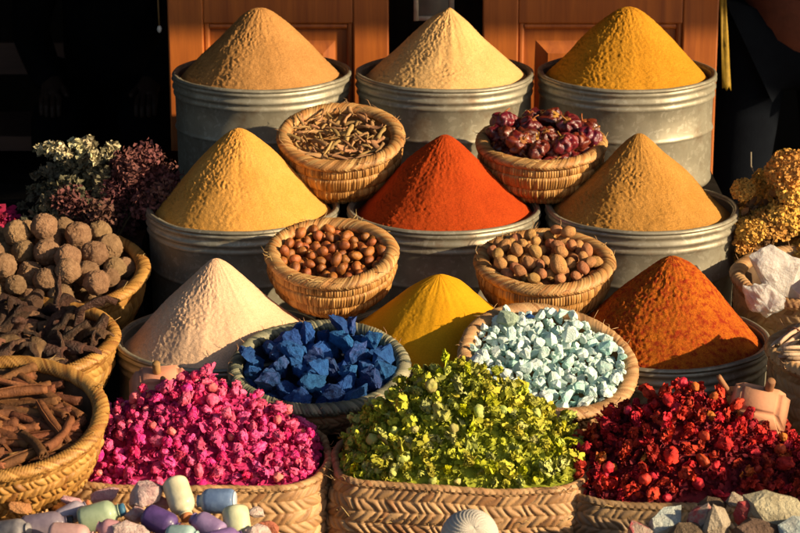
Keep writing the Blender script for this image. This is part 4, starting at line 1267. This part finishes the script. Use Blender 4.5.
t1 = coords(160, 384, 4.32)
terracotta(t1, 22, 6, 1.0, [(-.004, .004, .022, 0, 0, .026, .0075), (.006, -.022, .020, .15, .05, .016, .0055)], 'pink clay piece with two pegs behind the pink roses')
t2 = coords(758, 405, 4.22)
terracotta(t2, 44, -14, .98, [(.012, .024, .018, -.3, .05, .026, .0085), (-.052, .012, -.005, -.3, -.7, .045, .005)], 'pink clay piece with two pegs beside the dark red flowers')
block(t1.x, t1.y, .03, .02, ZF, t1.z - .030, 'small dark block under the clay piece by the roses')
block(t2.x, t2.y + .02, .03, .02, ZF, t2.z - .035, 'small dark block under the clay piece by the red flowers')

# ================================================================== FRONT EDGE: bottles, stones, balls
square_basket(-.42, 3.50, .530, .27, .115, .17, 0, 'square palm basket at the bottom edge holding coloured bottles', MT['straw_tan'], 21, group='square palm baskets', fill=.0)
square_basket(.55, 3.50, .535, .24, .115, .17, 0, 'square palm basket at the bottom edge holding coloured stones', MT['straw_brown'], 22, group='square palm baskets', fill=.0)
square_basket(.11, 3.46, .515, .15, .095, .15, 0, 'small palm basket at the bottom edge holding white ridged balls', MT['straw_tan'], 23, group='square palm baskets', fill=.0, Ns=70)

def bottle_mat(nm, c1, c2, gl=.25):
    m = organic(nm, c1, c2, scale=55, rnd=.05, hue=0, rough=.6, bump=.4, bscale=80, coat=.22, spec=.4, contrast=(.38, .62))
    m.node_tree.nodes['Principled BSDF'].inputs['Coat Roughness'].default_value = gl
    return m
def bottle(p, axis, L, r, m, capm, label, capname='cork', flat_end=None):
    """lying glass bottle full of colour: axis points to the stoppered end"""
    q = Vector(axis).normalized().to_track_quat('Z', 'Y').to_matrix().to_4x4()
    g = empty('glass_bottle', label, 'bottle', Matrix.Translation(p) @ q, 'coloured bottles at the front')
    mb = MB()
    mb.lathe([(r*.3, -L*.5+.002), (r*.8, -L*.5), (r*.95, -L*.5+.003), (r, -L*.5+.008), (r*1.0, L*.18), (r*.93, L*.28), (r*.72, L*.36), (r*.5, L*.40), (r*.46, L*.47), (r*.52, L*.48), (r*.52, L*.5), (r*.3, L*.5)], 28)
    mb.build('body', m, g)
    if capm:
        mb = MB(); mb.lathe([(r*.40, L*.46), (r*.42, L*.5), (r*.47, L*.505), (r*.47, L*.62), (r*.40, L*.635), (r*.05, L*.636)], 18); mb.build(capname, capm, g)
    if flat_end:
        mb = MB(); mb.lathe([(r*.05, -L*.5-.0018), (r*.74, -L*.5-.0018), (r*.80, -L*.5-.0005)], 24); mb.build('bottom', flat_end, g)
    return g
corkm = organic('orange cork', (.55, .17, .08), (.45, .13, .06), scale=60, rnd=.1)
darkcap = organic('dark cap', (.05, .045, .05), (.03, .03, .035), rnd=.1, rough=.4)
bluecap = organic('blue cap', (.05, .14, .24), (.04, .11, .2), rnd=.1, rough=.4)
whitee = organic('pale glass bottom', (.55, .60, .66), (.45, .5, .56), rnd=0, rough=.4, coat=.4)
DB = 3.84
bottle(coords(45, 525, DB), (1, .12, .12), .072, .0205, bottle_mat('grey lilac glass', (.20, .16, .20), (.13, .10, .14)), darkcap, 'grey lilac bottle with dark cap lying at bottom left', 'cap')
bottle(coords(100, 516, DB), (1, .05, .28), .066, .0225, bottle_mat('pale green glass', (.33, .40, .27), (.26, .33, .21)), bluecap, 'pale green bottle with a blue cap', 'cap')
bottle(coords(180, 498, DB + .03), (.35, -.75, -.62), .066, .0215, bottle_mat('cream glass', (.60, .55, .38), (.5, .46, .3)), corkm, 'cream bottle with orange cork tipped toward the viewer')
bottle(coords(216, 501, DB + .03), (-1, .12, -.05), .060, .0205, bottle_mat('powder blue glass', (.16, .24, .40), (.10, .16, .30)), None, 'powder blue bottle showing its round pale bottom', flat_end=whitee)
bottle(coords(162, 522, DB - .03), (1, -.5, -.25), .060, .0205, bottle_mat('deep purple glass', (.10, .05, .20), (.06, .03, .13)), corkm, 'deep purple bottle with orange cork')
bottle(coords(207, 527, DB - .04), (-.8, .5, .3), .058, .0205, bottle_mat('lavender glass', (.28, .19, .36), (.2, .13, .27)), None, 'lavender bottle lying under the powder blue bottle')
bottle(coords(237, 524, DB - .03), (.15, -.6, -.75), .055, .0215, bottle_mat('pale lime glass', (.55, .55, .36), (.46, .47, .28)), None, 'pale lime bottle, rightmost of the coloured bottles')
bottle(coords(72, 536, DB - .06), (1, -.2, .0), .07, .020, bottle_mat('dusty pink glass', (.5, .3, .27), (.42, .24, .22)), None, 'dusty pink bottle at the very bottom left')
bottle(coords(12, 531, DB - .02), (.9, -.3, .25), .062, .019, bottle_mat('smoky glass', (.22, .20, .20), (.12, .11, .12)), None, 'smoky grey bottle at the bottom left corner')
bottle(coords(72, 513, DB + .03), (.8, .3, .35), .052, .0165, bottle_mat('pale lilac glass', (.42, .36, .42), (.30, .25, .31)), corkm, 'pale lilac bottle with orange cork behind the grey lilac one')
bottle(coords(113, 531, DB - .06), (-.9, .2, .2), .052, .0175, bottle_mat('rose glass', (.52, .26, .28), (.40, .19, .22)), None, 'rose pink bottle below the pale green bottle')
bottle(coords(183, 536, DB - .08), (.9, -.3, .1), .050, .0175, bottle_mat('sea glass', (.30, .42, .40), (.22, .33, .32)), None, 'sea green bottle at the bottom edge under the lavender one')
bottle(coords(225, 540, DB - .09), (.9, .3, .1), .055, .0185, bottle_mat('violet glass', (.24, .14, .34), (.16, .09, .24)), None, 'violet bottle at the bottom edge under the lime one')
st_w = organic('pinkish white stone', (.60, .46, .42), (.45, .30, .28), scale=2, rnd=.08, rough=.6, bump=.5, bscale=5, bdist=.08, contrast=(.42, .6))
st_p = organic('dusty pink stone', (.46, .22, .24), (.55, .34, .33), scale=2, rnd=.08, rough=.7, bump=.5, bscale=5, bdist=.08)
st_o = organic('orange clay stone', (.50, .19, .09), (.40, .14, .07), scale=2, rnd=.08, rough=.8, bump=.5, bscale=5, bdist=.08)
def stone(px, py, d, r, m, seed, stretch, rot, label, name='loose_stone', n=22, sub=2, group='coloured stones at the front'):
    o = link(name, rock_mesh('stone', m, seed, n, stretch, sub, .05), None, Matrix.Translation(coords(px, py, d)) @ Euler(rot).to_matrix().to_4x4() @ Matrix.Scale(r * (1.3 if px > 500 else 1.1), 4))
    tag(o, label, 'stone', group); return o
stone(145, 495, DB + .04, .030, st_w, 5, (1.0, .75, .75), (.3, -.5, .3), 'pinkish white rounded stone beside the green bottle', n=40)
stone(104, 496, DB + .09, .020, st_p, 6, (1.3, .8, .7), (.2, -.3, .2), 'dusty pink stone behind the pale green bottle', n=34)
stone(137, 515, DB - .0, .020, st_p, 8, (1.2, .8, .7), (.2, .3, .9), 'dusty pink stone between the green and purple bottles', n=34)
stone(130, 534, DB - .07, .026, st_w, 9, (1.2, .8, .7), (.1, .2, .1), 'pinkish white stone at the bottom edge below the green bottle', n=34)
stone(270, 528, DB - .02, .016, st_o, 10, (1.2, .8, .7), (.4, .6, .2), 'orange clay stone right of the coloured bottles', n=20)
stone(70, 500, DB + .05, .014, st_p, 12, (1.4, .8, .6), (0, .2, 0), 'small dusty pink stone behind the grey lilac bottle', n=24)

stone(20, 508, DB + .06, .018, st_o, 14, (1.2, .8, .6), (.1, .3, .2), 'orange clay stone at far left behind the grey lilac bottle', n=24)
stone(255, 512, DB + .03, .013, st_w, 15, (1.2, .8, .7), (.1, .3, .2), 'small pinkish white stone right of the powder blue bottle', n=30)
stone(160, 503, DB + .06, .017, st_p, 16, (1.1, .8, .8), (.4, .1, .2), 'dusty pink stone behind the cream bottle', n=30)
stone(185, 530, DB - .06, .012, st_o, 17, (1, .9, .8), (.1, .6, .2), 'small orange clay stone under the purple bottle', n=24)
stone(258, 535, DB - .05, .022, st_w, 18, (1.2, .8, .8), (.1, .2, .5), 'pinkish white stone at the bottom edge right of the lime bottle', n=34)
s_b = organic('pale blue stone', (.42, .50, .50), (.52, .52, .46), scale=1.6, rnd=.05, rough=.8, bump=.6, bscale=5, bdist=.08)
s_c = organic('chalky grey stone', (.52, .44, .31), (.38, .30, .20), scale=2, rnd=.1, rough=.85, bump=.6, bscale=5, bdist=.08)
s_r = organic('bright red stone', (.55, .06, .06), (.46, .12, .09), scale=3, rnd=.05, rough=.7, bump=.6, bscale=6, bdist=.08)
s_k = organic('pink streaked stone', (.50, .10, .13), (.42, .30, .25), scale=1.8, rnd=.05, rough=.8, bump=.6, bscale=5, bdist=.08, contrast=(.45, .55))
s_n = organic('brown stone', (.16, .10, .07), (.10, .06, .04), scale=2, rnd=.1, rough=.85, bump=.6, bscale=5, bdist=.08)
stone(662, 524, DB, .036, s_b, 31, (1.1, .8, .75), (.2, -.2, .2), 'pale blue angular stone at left of the bottom right stones', n=14)
stone(699, 523, DB - .02, .026, s_k, 32, (.8, .7, 1.2), (.2, .3, .2), 'pink streaked stone beside the pale blue stone', n=30)
stone(716, 526, DB - .04, .027, s_c, 33, (.75, .7, 1.2), (.1, -.35, .5), 'chalky pointed stone between the pink and red stones', n=30)
stone(743, 514, DB + .02, .018, s_r, 34, (.7, .7, 1.35), (.1, .2, .1), 'small bright red stone standing among pale ones', n=30)
stone(778, 514, DB + .02, .040, s_c, 35, (1.2, .8, .7), (.2, .35, -.2), 'largest chalky grey stone at bottom right corner', n=30)
stone(737, 502, DB + .10, .018, s_c, 36, (1.1, .8, .7), (.4, .3, .8), 'small chalky stone against the red flower basket', n=30)
stone(757, 530, DB - .03, .030, s_n, 37, (1.3, .8, .7), (.2, .1, .3), 'brown stone in front of the small red stone', n=30)
stone(640, 533, DB - .03, .022, s_k, 38, (1.1, .8, .7), (.2, .6, .3), 'pink grey stone under the pale blue stone', n=30)
stone(712, 505, DB + .09, .016, s_n, 39, (1.3, .8, .7), (.2, .1, .3), 'small brown stone behind the pink streaked stone', n=30)
stone(800, 532, DB - .04, .028, s_b, 40, (1.1, .8, .7), (.2, .1, .3), 'pale blue stone at the very right bottom edge', n=30)
stone(686, 534, DB - .05, .024, s_n, 41, (1.1, .8, .7), (.2, .1, .3), 'brown stone at the bottom edge under the pink one', n=30)

kn_m = organic('white cord', (.58, .53, .46), (.46, .41, .35), scale=60, rnd=.04, rough=.85, bump=.4, bscale=300)
def ridged_ball(seed):
    u, v = 260, 40
    X = np.zeros((v + 1, u + 1, 3))
    for i in range(v + 1):
        th = PI * i / v
        for k in range(u + 1):
            a = 2 * PI * (k % u) / u
            ph = (a + 1.1 * (th - .3)) * 26 / (2 * PI)
            rd = abs(math.sin(PI * ph)) ** .7 * min(1, math.sin(th) * 2.2)
            r = 1 + .10 * rd + .05 * noise.noise(Vector((math.cos(a), math.sin(a), th + seed)))
            X[i, k] = (r * math.sin(th) * math.cos(a), r * math.sin(th) * math.sin(a), r * math.cos(th) * .9)
    return grid_mesh('ridged ball', X[:, ::-1], kn_m)
rb = ridged_ball(2)
bc = coords(470, 538, 3.76)
for (dx, dy, dz, lb, rt) in ((0, 0, 0, 'white ridged ball in front of the green flower basket', (.75, .25, 0)),
                             (-.044, .012, -.062, 'white ridged ball hidden below at left', (.3, .2, 1)), (.044, .012, -.062, 'white ridged ball hidden below at right', (.2, -.4, 2)), (0, -.05, -.060, 'white ridged ball hidden below in front', (.6, .1, 3))):
    o = link('ridged_ball', rb, None, Matrix.Translation(bc + Vector((dx, dy, dz))) @ Euler(rt).to_matrix().to_4x4() @ Matrix.Scale(.043, 4))
    tag(o, lb, 'ball', 'white ridged balls')

# ================================================================== DRIED BUNCHES
def curve(p0, p1, p2, n=8):
    return [p0 * (1-t)**2 + p1 * 2*t*(1-t) + p2 * t*t for t in [i/(n-1) for i in range(n)]]

def leafy(mb, c, d, n, spread, size, rg, crumple=.35):
    for q in range(n):
        off = rand_dir(rg) * spread * rg.uniform(.2, 1)
        sub = MB(); petal(sub, rand_dir(rg) + Vector((0, -.3, .3)), size * .4, size * rg.uniform(.6, 1.2), rg, crumple, .5, n=3, asp=1.7)
        mb.add(sub.v, sub.f, Matrix.Translation(c + off))

stem_m = organic('dry stem', (.16, .12, .06), (.10, .075, .04), rnd=.2)
hb_m = organic('grey green dried leaf', (.16, .135, .08), (.09, .08, .048), scale=60, rnd=.2, rough=.85)
hb_w = organic('cream dried blossom', (.62, .55, .36), (.45, .38, .20), scale=80, rnd=.1, rough=.8)
mr_m = organic('maroon dried flower', (.20, .075, .065), (.11, .040, .036), scale=60, rnd=.3, rough=.8)
mg_m = organic('magenta dried flower', (.35, .01, .06), (.22, .008, .04), scale=60, rnd=.2, rough=.8)
ye_m = organic('golden dried flower', (.68, .37, .075), (.52, .26, .045), scale=70, rnd=.25, rough=.85, hue=.012)
ye_d = organic('brown dried leaf', (.20, .12, .04), (.13, .075, .03), scale=60, rnd=.2)

# pale herb
rg = random.Random(77)
hb0 = coords(95, 225, 5.25)
hb = empty('herb_bunch', 'grey green dried herb bunch with cream blossom tips', 'dried flowers', Matrix.Translation(hb0))
ends = [(40, 150), (50, 148), (74, 145), (88, 143), (115, 148), (70, 165), (30, 190), (25, 220), (28, 245), (45, 200), (50, 175), (95, 155), (105, 175), (60, 185), (35, 175), (22, 205), (40, 235), (80, 170), (34, 252), (62, 205)]
for i, (px, py) in enumerate(ends):
    p2 = coords(px, py, 5.25 + rg.uniform(-.07, .07)) - hb0
    mid = Vector((p2.x * .45, p2.y * .5 + rg.uniform(-.04, .04), max(p2.z, .05) * .75 + .07))
    pts = curve(Vector((rg.uniform(-.02, .02), rg.uniform(-.02, .02), -.02)), mid, p2, 9)
    mb = MB(); mb.tube(pts, [.003 - .0016 * q / 8 for q in range(9)], 6)
    sg = mb.build('sprig', stem_m, hb)
    ml = MB()
    for q in range(2, 9): leafy(ml, pts[q], None, 46 if q < 7 else 22, .019 if q < 7 else .011, .0048, rg, .6)
    ml.build('leaves', hb_m, sg)
    if i in (0, 1, 2, 3, 4, 11):
        mw = MB()
        for q in range(5, 9): leafy(mw, pts[q] + Vector((0, -.01, .006)), None, 26, .012, .0042, rg, .6)
        mw.build('blossom', hb_w, sg)
# maroon
mr0 = coords(112, 232, 5.27)
mrb = empty('heather_bunch', 'maroon brown dried flower bunch behind the knobbly balls', 'dried flowers', Matrix.Translation(mr0))
for i, (px, py) in enumerate([(70, 200), (60, 225), (85, 205), (100, 215), (120, 205), (130, 165), (145, 158), (160, 172), (150, 185), (135, 190), (115, 190), (165, 195), (150, 205), (75, 215), (95, 230), (62, 240), (125, 222), (140, 175), (156, 190), (118, 172), (170, 185), (84, 192)]):
    p2 = coords(px, py, 5.22 + rg.uniform(-.06, .08)) - mr0
    pts = curve(Vector((rg.uniform(-.02, .02), rg.uniform(-.02, .02), -.04)), Vector((p2.x * .4, p2.y * .5, max(p2.z, .04) * .7 + .02)), p2, 7)
    mb = MB(); mb.tube(pts, [.0028 - .0015 * q / 6 for q in range(7)], 6); sg = mb.build('sprig', stem_m, mrb)
    ml = MB(); leafy(ml, p2, None, 330, .042, .0034, rg, .7); leafy(ml, pts[5], None, 120, .036, .0034, rg, .7); ml.build('flower_head', mr_m, sg)
# magenta at the left edge
mg0 = coords(-12, 262, 5.22)
mgb = empty('magenta_bunch', 'magenta dried flower bunch at the left edge', 'dried flowers', Matrix.Translation(mg0))
for i, (px, py) in enumerate([(4, 232), (-10, 228), (12, 246), (0, 250), (-20, 240), (8, 262), (-12, 255)]):
    p2 = coords(px + 5, py - 9, 5.2 + rg.uniform(-.05, .05)) - mg0
    pts = curve(Vector((0, 0, -.05)), p2 * .5 + Vector((0, 0, .02)), p2, 6)
    mb = MB(); mb.tube(pts, .002, 6); sg = mb.build('sprig', stem_m, mgb)
    ml = MB(); leafy(ml, p2, None, 150, .032, .007, rg, .5); ml.build('flower_head', mg_m, sg)
# golden bunch on the right
ye0 = coords(790, 268, 5.2)
yb = empty('yarrow_bunch', 'golden yellow dried flower bunch beside the right tins', 'dried flowers', Matrix.Translation(ye0))
def head_mesh(seed, R=.05):
    rg2 = random.Random(seed); mb = MB()
    for q in range(420):
        a, rr = rg2.uniform(0, 2 * PI), R * math.sqrt(rg2.random())
        cx, cy = rr * math.cos(a), rr * math.sin(a)
        cz = .018 * (1 - (rr / R) ** 2) + .010 * noise.noise(Vector((cx * 60, cy * 60, seed)))
        sub = MB(); petal(sub, Vector((cx * 8, cy * 8, 1)) + rand_dir(rg2) * .8, .004, .0040 * rg2.uniform(.6, 1.3), rg2, .5, .5, n=3)
        mb.add(sub.v, sub.f, Matrix.Translation((cx, cy, cz + rg2.uniform(-.006, .002))))
    mb.lathe([(.002, -.03), (.012, -.02), (R * .85, .0), (R * .5, .008), (.002, .010)], 14)
    return mb.mesh('flower head', ye_m)
heads = [head_mesh(s) for s in range(4)]
for i, (px, py, sc) in enumerate([(743, 190, .55), (748, 205, .5), (765, 182, .7), (772, 200, .9), (785, 170, .9), (800, 175, .9), (755, 222, .8), (775, 225, 1.0), (790, 215, 1.0), (805, 200, 1.), (762, 240, .8), (785, 245, 1.0), (800, 235, 1.0), (748, 245, .7), (742, 228, .55), (812, 225, 1.), (795, 192, .8), (760, 205, .7), (770, 250, .8), (782, 185, .7), (752, 232, .7), (768, 212, .8), (790, 230, .9), (757, 258, .7), (776, 262, .8), (796, 258, .9), (748, 215, .5), (780, 198, .8), (805, 185, .9), (740, 262, .5), (770, 232, .8), (786, 160, .6), (798, 163, .6)]):
    p2 = coords(px, py, 5.15 + rg.uniform(-.08, .06)) - ye0
    pts = curve(Vector((rg.uniform(-.03, .03), 0, -.08)), p2 * .5 + Vector((0, .02, 0)), p2, 6)
    mb = MB(); mb.tube(pts, .0022, 6); sg = mb.build('stem', stem_m, yb)
    q = Vector((rg.gauss(0, .5), rg.gauss(-.8, .4), 1)).to_track_quat('Z', 'Y').to_matrix().to_4x4()
    link('flower_head', heads[i % 4], sg, Matrix.Translation(p2) @ q @ Matrix.Scale(sc * .95, 4))
    ml = MB(); leafy(ml, p2 * .8, None, 26, .03, .008, rg); ml.build('leaves', ye_d, sg)
mb = MB(); b0 = coords(762, 190, 5.2) - ye0
mb.tube([b0 + Vector((0, 0, 0)), coords(757, 178, 5.2) - ye0, coords(751, 166, 5.2) - ye0, coords(751, 152, 5.2) - ye0], .0016, 6); mb.build('bare_stem', organic('pale stem', (.3, .26, .18), (.2, .17, .1)), yb)
mb = MB(); mb.box(-.07, .07, -.05, .05, 0, ye0.z - .03 - ZM - .06)
block(ye0.x, ye0.y + .02, .07, .05, ZM, ye0.z - .06, 'dark block under the golden flower bunch')
block(mr0.x - .05, mr0.y, .12, .05, ZM, hb0.z - .03, 'dark block under the herb and maroon bunches')
block(mg0.x, mg0.y + .05, .05, .05, ZM, mg0.z - .04, 'dark block under the magenta flower bunch')
# risers under the coiled baskets in the gaps between tins
for (px, py, d, h, z0, lb) in ((341, 137, 5.22, .115, ZM, 'dark block under the bark basket between tins'), (541, 143, 5.22, .105, ZM, 'dark block under the pepper basket between tins'),
                               (332, 255, 4.8, .115, ZF, 'dark block under the hazelnut basket between tins'), (545, 264, 4.8, .105, ZF, 'dark block under the nutmeg basket between tins')):
    p = coords(px, py, d)
    block(p.x, p.y + .06, .035, .03, z0, p.z - h - .012, lb)

# ================================================================== PEOPLE IN THE SHADE
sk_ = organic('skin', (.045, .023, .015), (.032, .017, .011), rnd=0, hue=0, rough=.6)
def skinned(name, pts, edges, rad, m, parent, root=0, sub=2):
    me = bpy.data.meshes.new(name)
    me.from_pydata(pts, edges, [])
    o = bpy.data.objects.new(name + ' tmp', me); col.objects.link(o)
    sm = o.modifiers.new('skin', 'SKIN'); sm.use_smooth_shade = True
    for i, v in enumerate(me.skin_vertices[0].data):
        r = rad[i]; v.radius = r if hasattr(r, '__len__') else (r, r); v.use_root = (i == root)
    ss = o.modifiers.new('sub', 'SUBSURF'); ss.levels = ss.render_levels = sub
    dg = bpy.context.evaluated_depsgraph_get()
    me2 = bpy.data.meshes.new_from_object(o.evaluated_get(dg))
    bpy.data.objects.remove(o)
    me2.name = name; me2.materials.clear(); me2.materials.append(m)
    me2.polygons.foreach_set('use_smooth', [True] * len(me2.polygons))
    return link(name, me2, parent)

def person(label, loc, seated, top_m, bot_m, hair_m, arms):
    g = empty('person', label, 'person', Matrix.Translation(loc))
    if seated: hip, kn, ft, sh = .50, (-.42, .50), (-.44, .07), .98
    else: hip, kn, ft, sh = .92, (-.03, .50), (.0, .08), 1.42
    P, E, R = [], [], []
    def add(p, r, frm=None):
        P.append(p); R.append(r)
        if frm is not None: E.append((frm, len(P) - 1))
        return len(P) - 1
    pel = add((0, 0, hip), .13); wst = add((0, -.01, hip + .17), .125, pel); chst = add((0, 0, sh - .10), .145, wst); nk = add((0, .0, sh + .07), .055, chst)
    hd0 = add((0, -.02, sh + .15), .075, nk); hd1 = add((0, -.03, sh + .24), .092, hd0); add((0, -.01, sh + .31), .07, hd1)
    nose = add((0, -.125, sh + .20), .016, hd1)
    for s in (-1, 1):
        h = add((s * .10, 0, hip - .03), .095, pel); k = add((s * .13, kn[0], kn[1]), .062, h); f = add((s * .13, ft[0] + .02, ft[1]), .045, k); add((s * .14, ft[0] - .16, .035), .036, f)
        a = add((s * .17, 0, sh - .01), .065, chst); e = add(arms[s][0], .046, a); wr = add(arms[s][1], .030, e)
        wv = Vector(arms[s][1]); d = (wv - Vector(arms[s][0])).normalized(); d = (d * .15 + Vector((0, -.9, -.35))).normalized()
        side = Vector((s, 0, 0)); pm = add(tuple(wv + d * .05), (.034, .020), wr)
        for q, (o_, L) in enumerate(((-.026, .068), (-.009, .078), (.009, .072), (.024, .056))):
            b = wv + d * .09 + side * o_; b1 = add(tuple(b), .0095, pm); b2 = add(tuple(b + d * L * .5 + Vector((0, 0, -.006))), .0085, b1); add(tuple(b + d * L * .55 + Vector((0, 0, -.036))), .007, b2)
        tb = add(tuple(wv + d * .04 - side * .034), .011, pm); add(tuple(wv + d * .085 - side * .05), .009, tb)
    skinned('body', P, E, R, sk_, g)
    # clothes
    P, E, R = [], [], []
    pel = add((0, 0, hip - (.02 if seated else .17)), .185); wst = add((0, -.01, hip + .15), .165, pel); chst = add((0, 0, sh - .11), .168, wst); add((0, 0, sh + .015), .085, chst)
    for s in (-1, 1):
        a = add((s * .17, 0, sh - .01), .085, chst); e = add(arms[s][0], .064, a); w0, w1 = Vector(arms[s][0]), Vector(arms[s][1]); add(tuple(w1 + Vector((0, -.035, -.012))), .048, e)
    skinned('jumper', P, E, R, top_m, g)
    P, E, R = [], [], []
    pel = add((0, 0, hip), .148)
    for s in (-1, 1):
        h = add((s * .10, 0, hip - .05), .118, pel); k = add((s * .13, kn[0], kn[1]), .085, h); add((s * .13, ft[0] + .02, ft[1] + .03), .066, k)
    skinned('trousers', P, E, R, bot_m, g)
    hm = blob_mesh('hair', hair_m, 4, .098, .105, .085, .08, 3)
    link('hair', hm, g, Matrix.Translation((0, .012, sh + .275)))
    for s in (-1, 1):
        link('eye', blob_mesh('eye', darkcap, 2, .010, .006, .007), g, Matrix.Translation((s * .034, -.118, sh + .235)))
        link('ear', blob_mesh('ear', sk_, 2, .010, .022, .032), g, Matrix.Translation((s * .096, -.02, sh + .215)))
    link('mouth', blob_mesh('mouth', organic('lips', (.25, .1, .08), (.22, .09, .07)), 2, .024, .008, .007), g, Matrix.Translation((0, -.108, sh + .155)))
    return g
blk = organic('black cloth', (.006, .006, .0065), (.004, .004, .005), rnd=0, hue=0, rough=1, spec=.05)
nvy = organic('dark navy cloth', (.005, .0065, .010), (.004, .005, .008), rnd=0, hue=0, scale=20, rough=1, spec=.05)
rst = organic('dark rust knit', (.115, .030, .014), (.085, .022, .010), rnd=0, hue=0, scale=40, bump=.4)
hair = organic('black hair', (.015, .012, .01), (.01, .008, .007))
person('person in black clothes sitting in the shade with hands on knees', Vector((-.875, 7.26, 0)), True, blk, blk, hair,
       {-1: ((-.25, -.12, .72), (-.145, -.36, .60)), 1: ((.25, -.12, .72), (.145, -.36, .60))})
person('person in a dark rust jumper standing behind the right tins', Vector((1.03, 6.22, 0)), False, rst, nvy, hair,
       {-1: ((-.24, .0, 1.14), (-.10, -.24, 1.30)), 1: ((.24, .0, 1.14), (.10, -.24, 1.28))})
bn = empty('wooden_bench', 'dull reddish wooden bench in the shade under the seated person', 'bench', Matrix.Translation((-1.2, 7.32, 0)))
mb = MB(); mb.box(-1.1, .62, -.17, .17, .325, .37); mb.build('seat', MT['bench'], bn, smooth=False)
mb = MB(); mb.box(-1.1, .62, .13, .17, .50, .60); mb.build('backrest', MT['bench'], bn, smooth=False)
for (x, y) in ((-1.05, -.13), (-1.05, .13), (.57, -.13), (.57, .13)):
    mb = MB(); mb.box(x - .03, x + .03, y - .03, y + .03, 0, .3245 if y < 0 else .58); mb.build('leg', MT['bench'], bn, smooth=False)

# ================================================================== added burlap sack, out of view at the right, put there to shade the red flowers
sk0 = Vector((1.17, 3.58, ZF))
sack = empty('added_shade_sack', 'added unseen burlap sack shading the red flower basket from the right', 'sack', Matrix.Translation(sk0))
bur = organic('burlap', (.34, .24, .13), (.26, .18, .09), scale=40, rnd=0, hue=0, rough=.95, bump=.6, bscale=300)
prof = [(.001, .002), (.12, .003), (.145, .03), (.155, .12), (.15, .24), (.142, .38), (.146, .42), (.160, .435), (.170, .425), (.170, .395), (.160, .385)]
n = 60; X = np.zeros((len(prof), n + 1, 3))
for i, (r, z) in enumerate(prof):
    for k in range(n + 1):
        a = 2 * PI * (k % n) / n
        rr = r * (1 + .05 * noise.noise(Vector((math.cos(a) * 2, math.sin(a) * 2, z * 9))))
        X[i, k] = (rr * math.cos(a), rr * math.sin(a), z + .008 * noise.noise(Vector((math.cos(a), math.sin(a), 3))) * (z > .1))
link('cloth', grid_mesh('sack cloth', X, bur), sack)
mb = MB(); mb.lathe([(.144, .405), (.11, .435), (.06, .46), (.02, .47), (.001, .472)], 32)
o = mb.build('added_sack_fill', P_['tan'], None, Matrix.Translation(sk0)); tag(o, 'heap of tan grain filling the added unseen shade sack', 'grain')
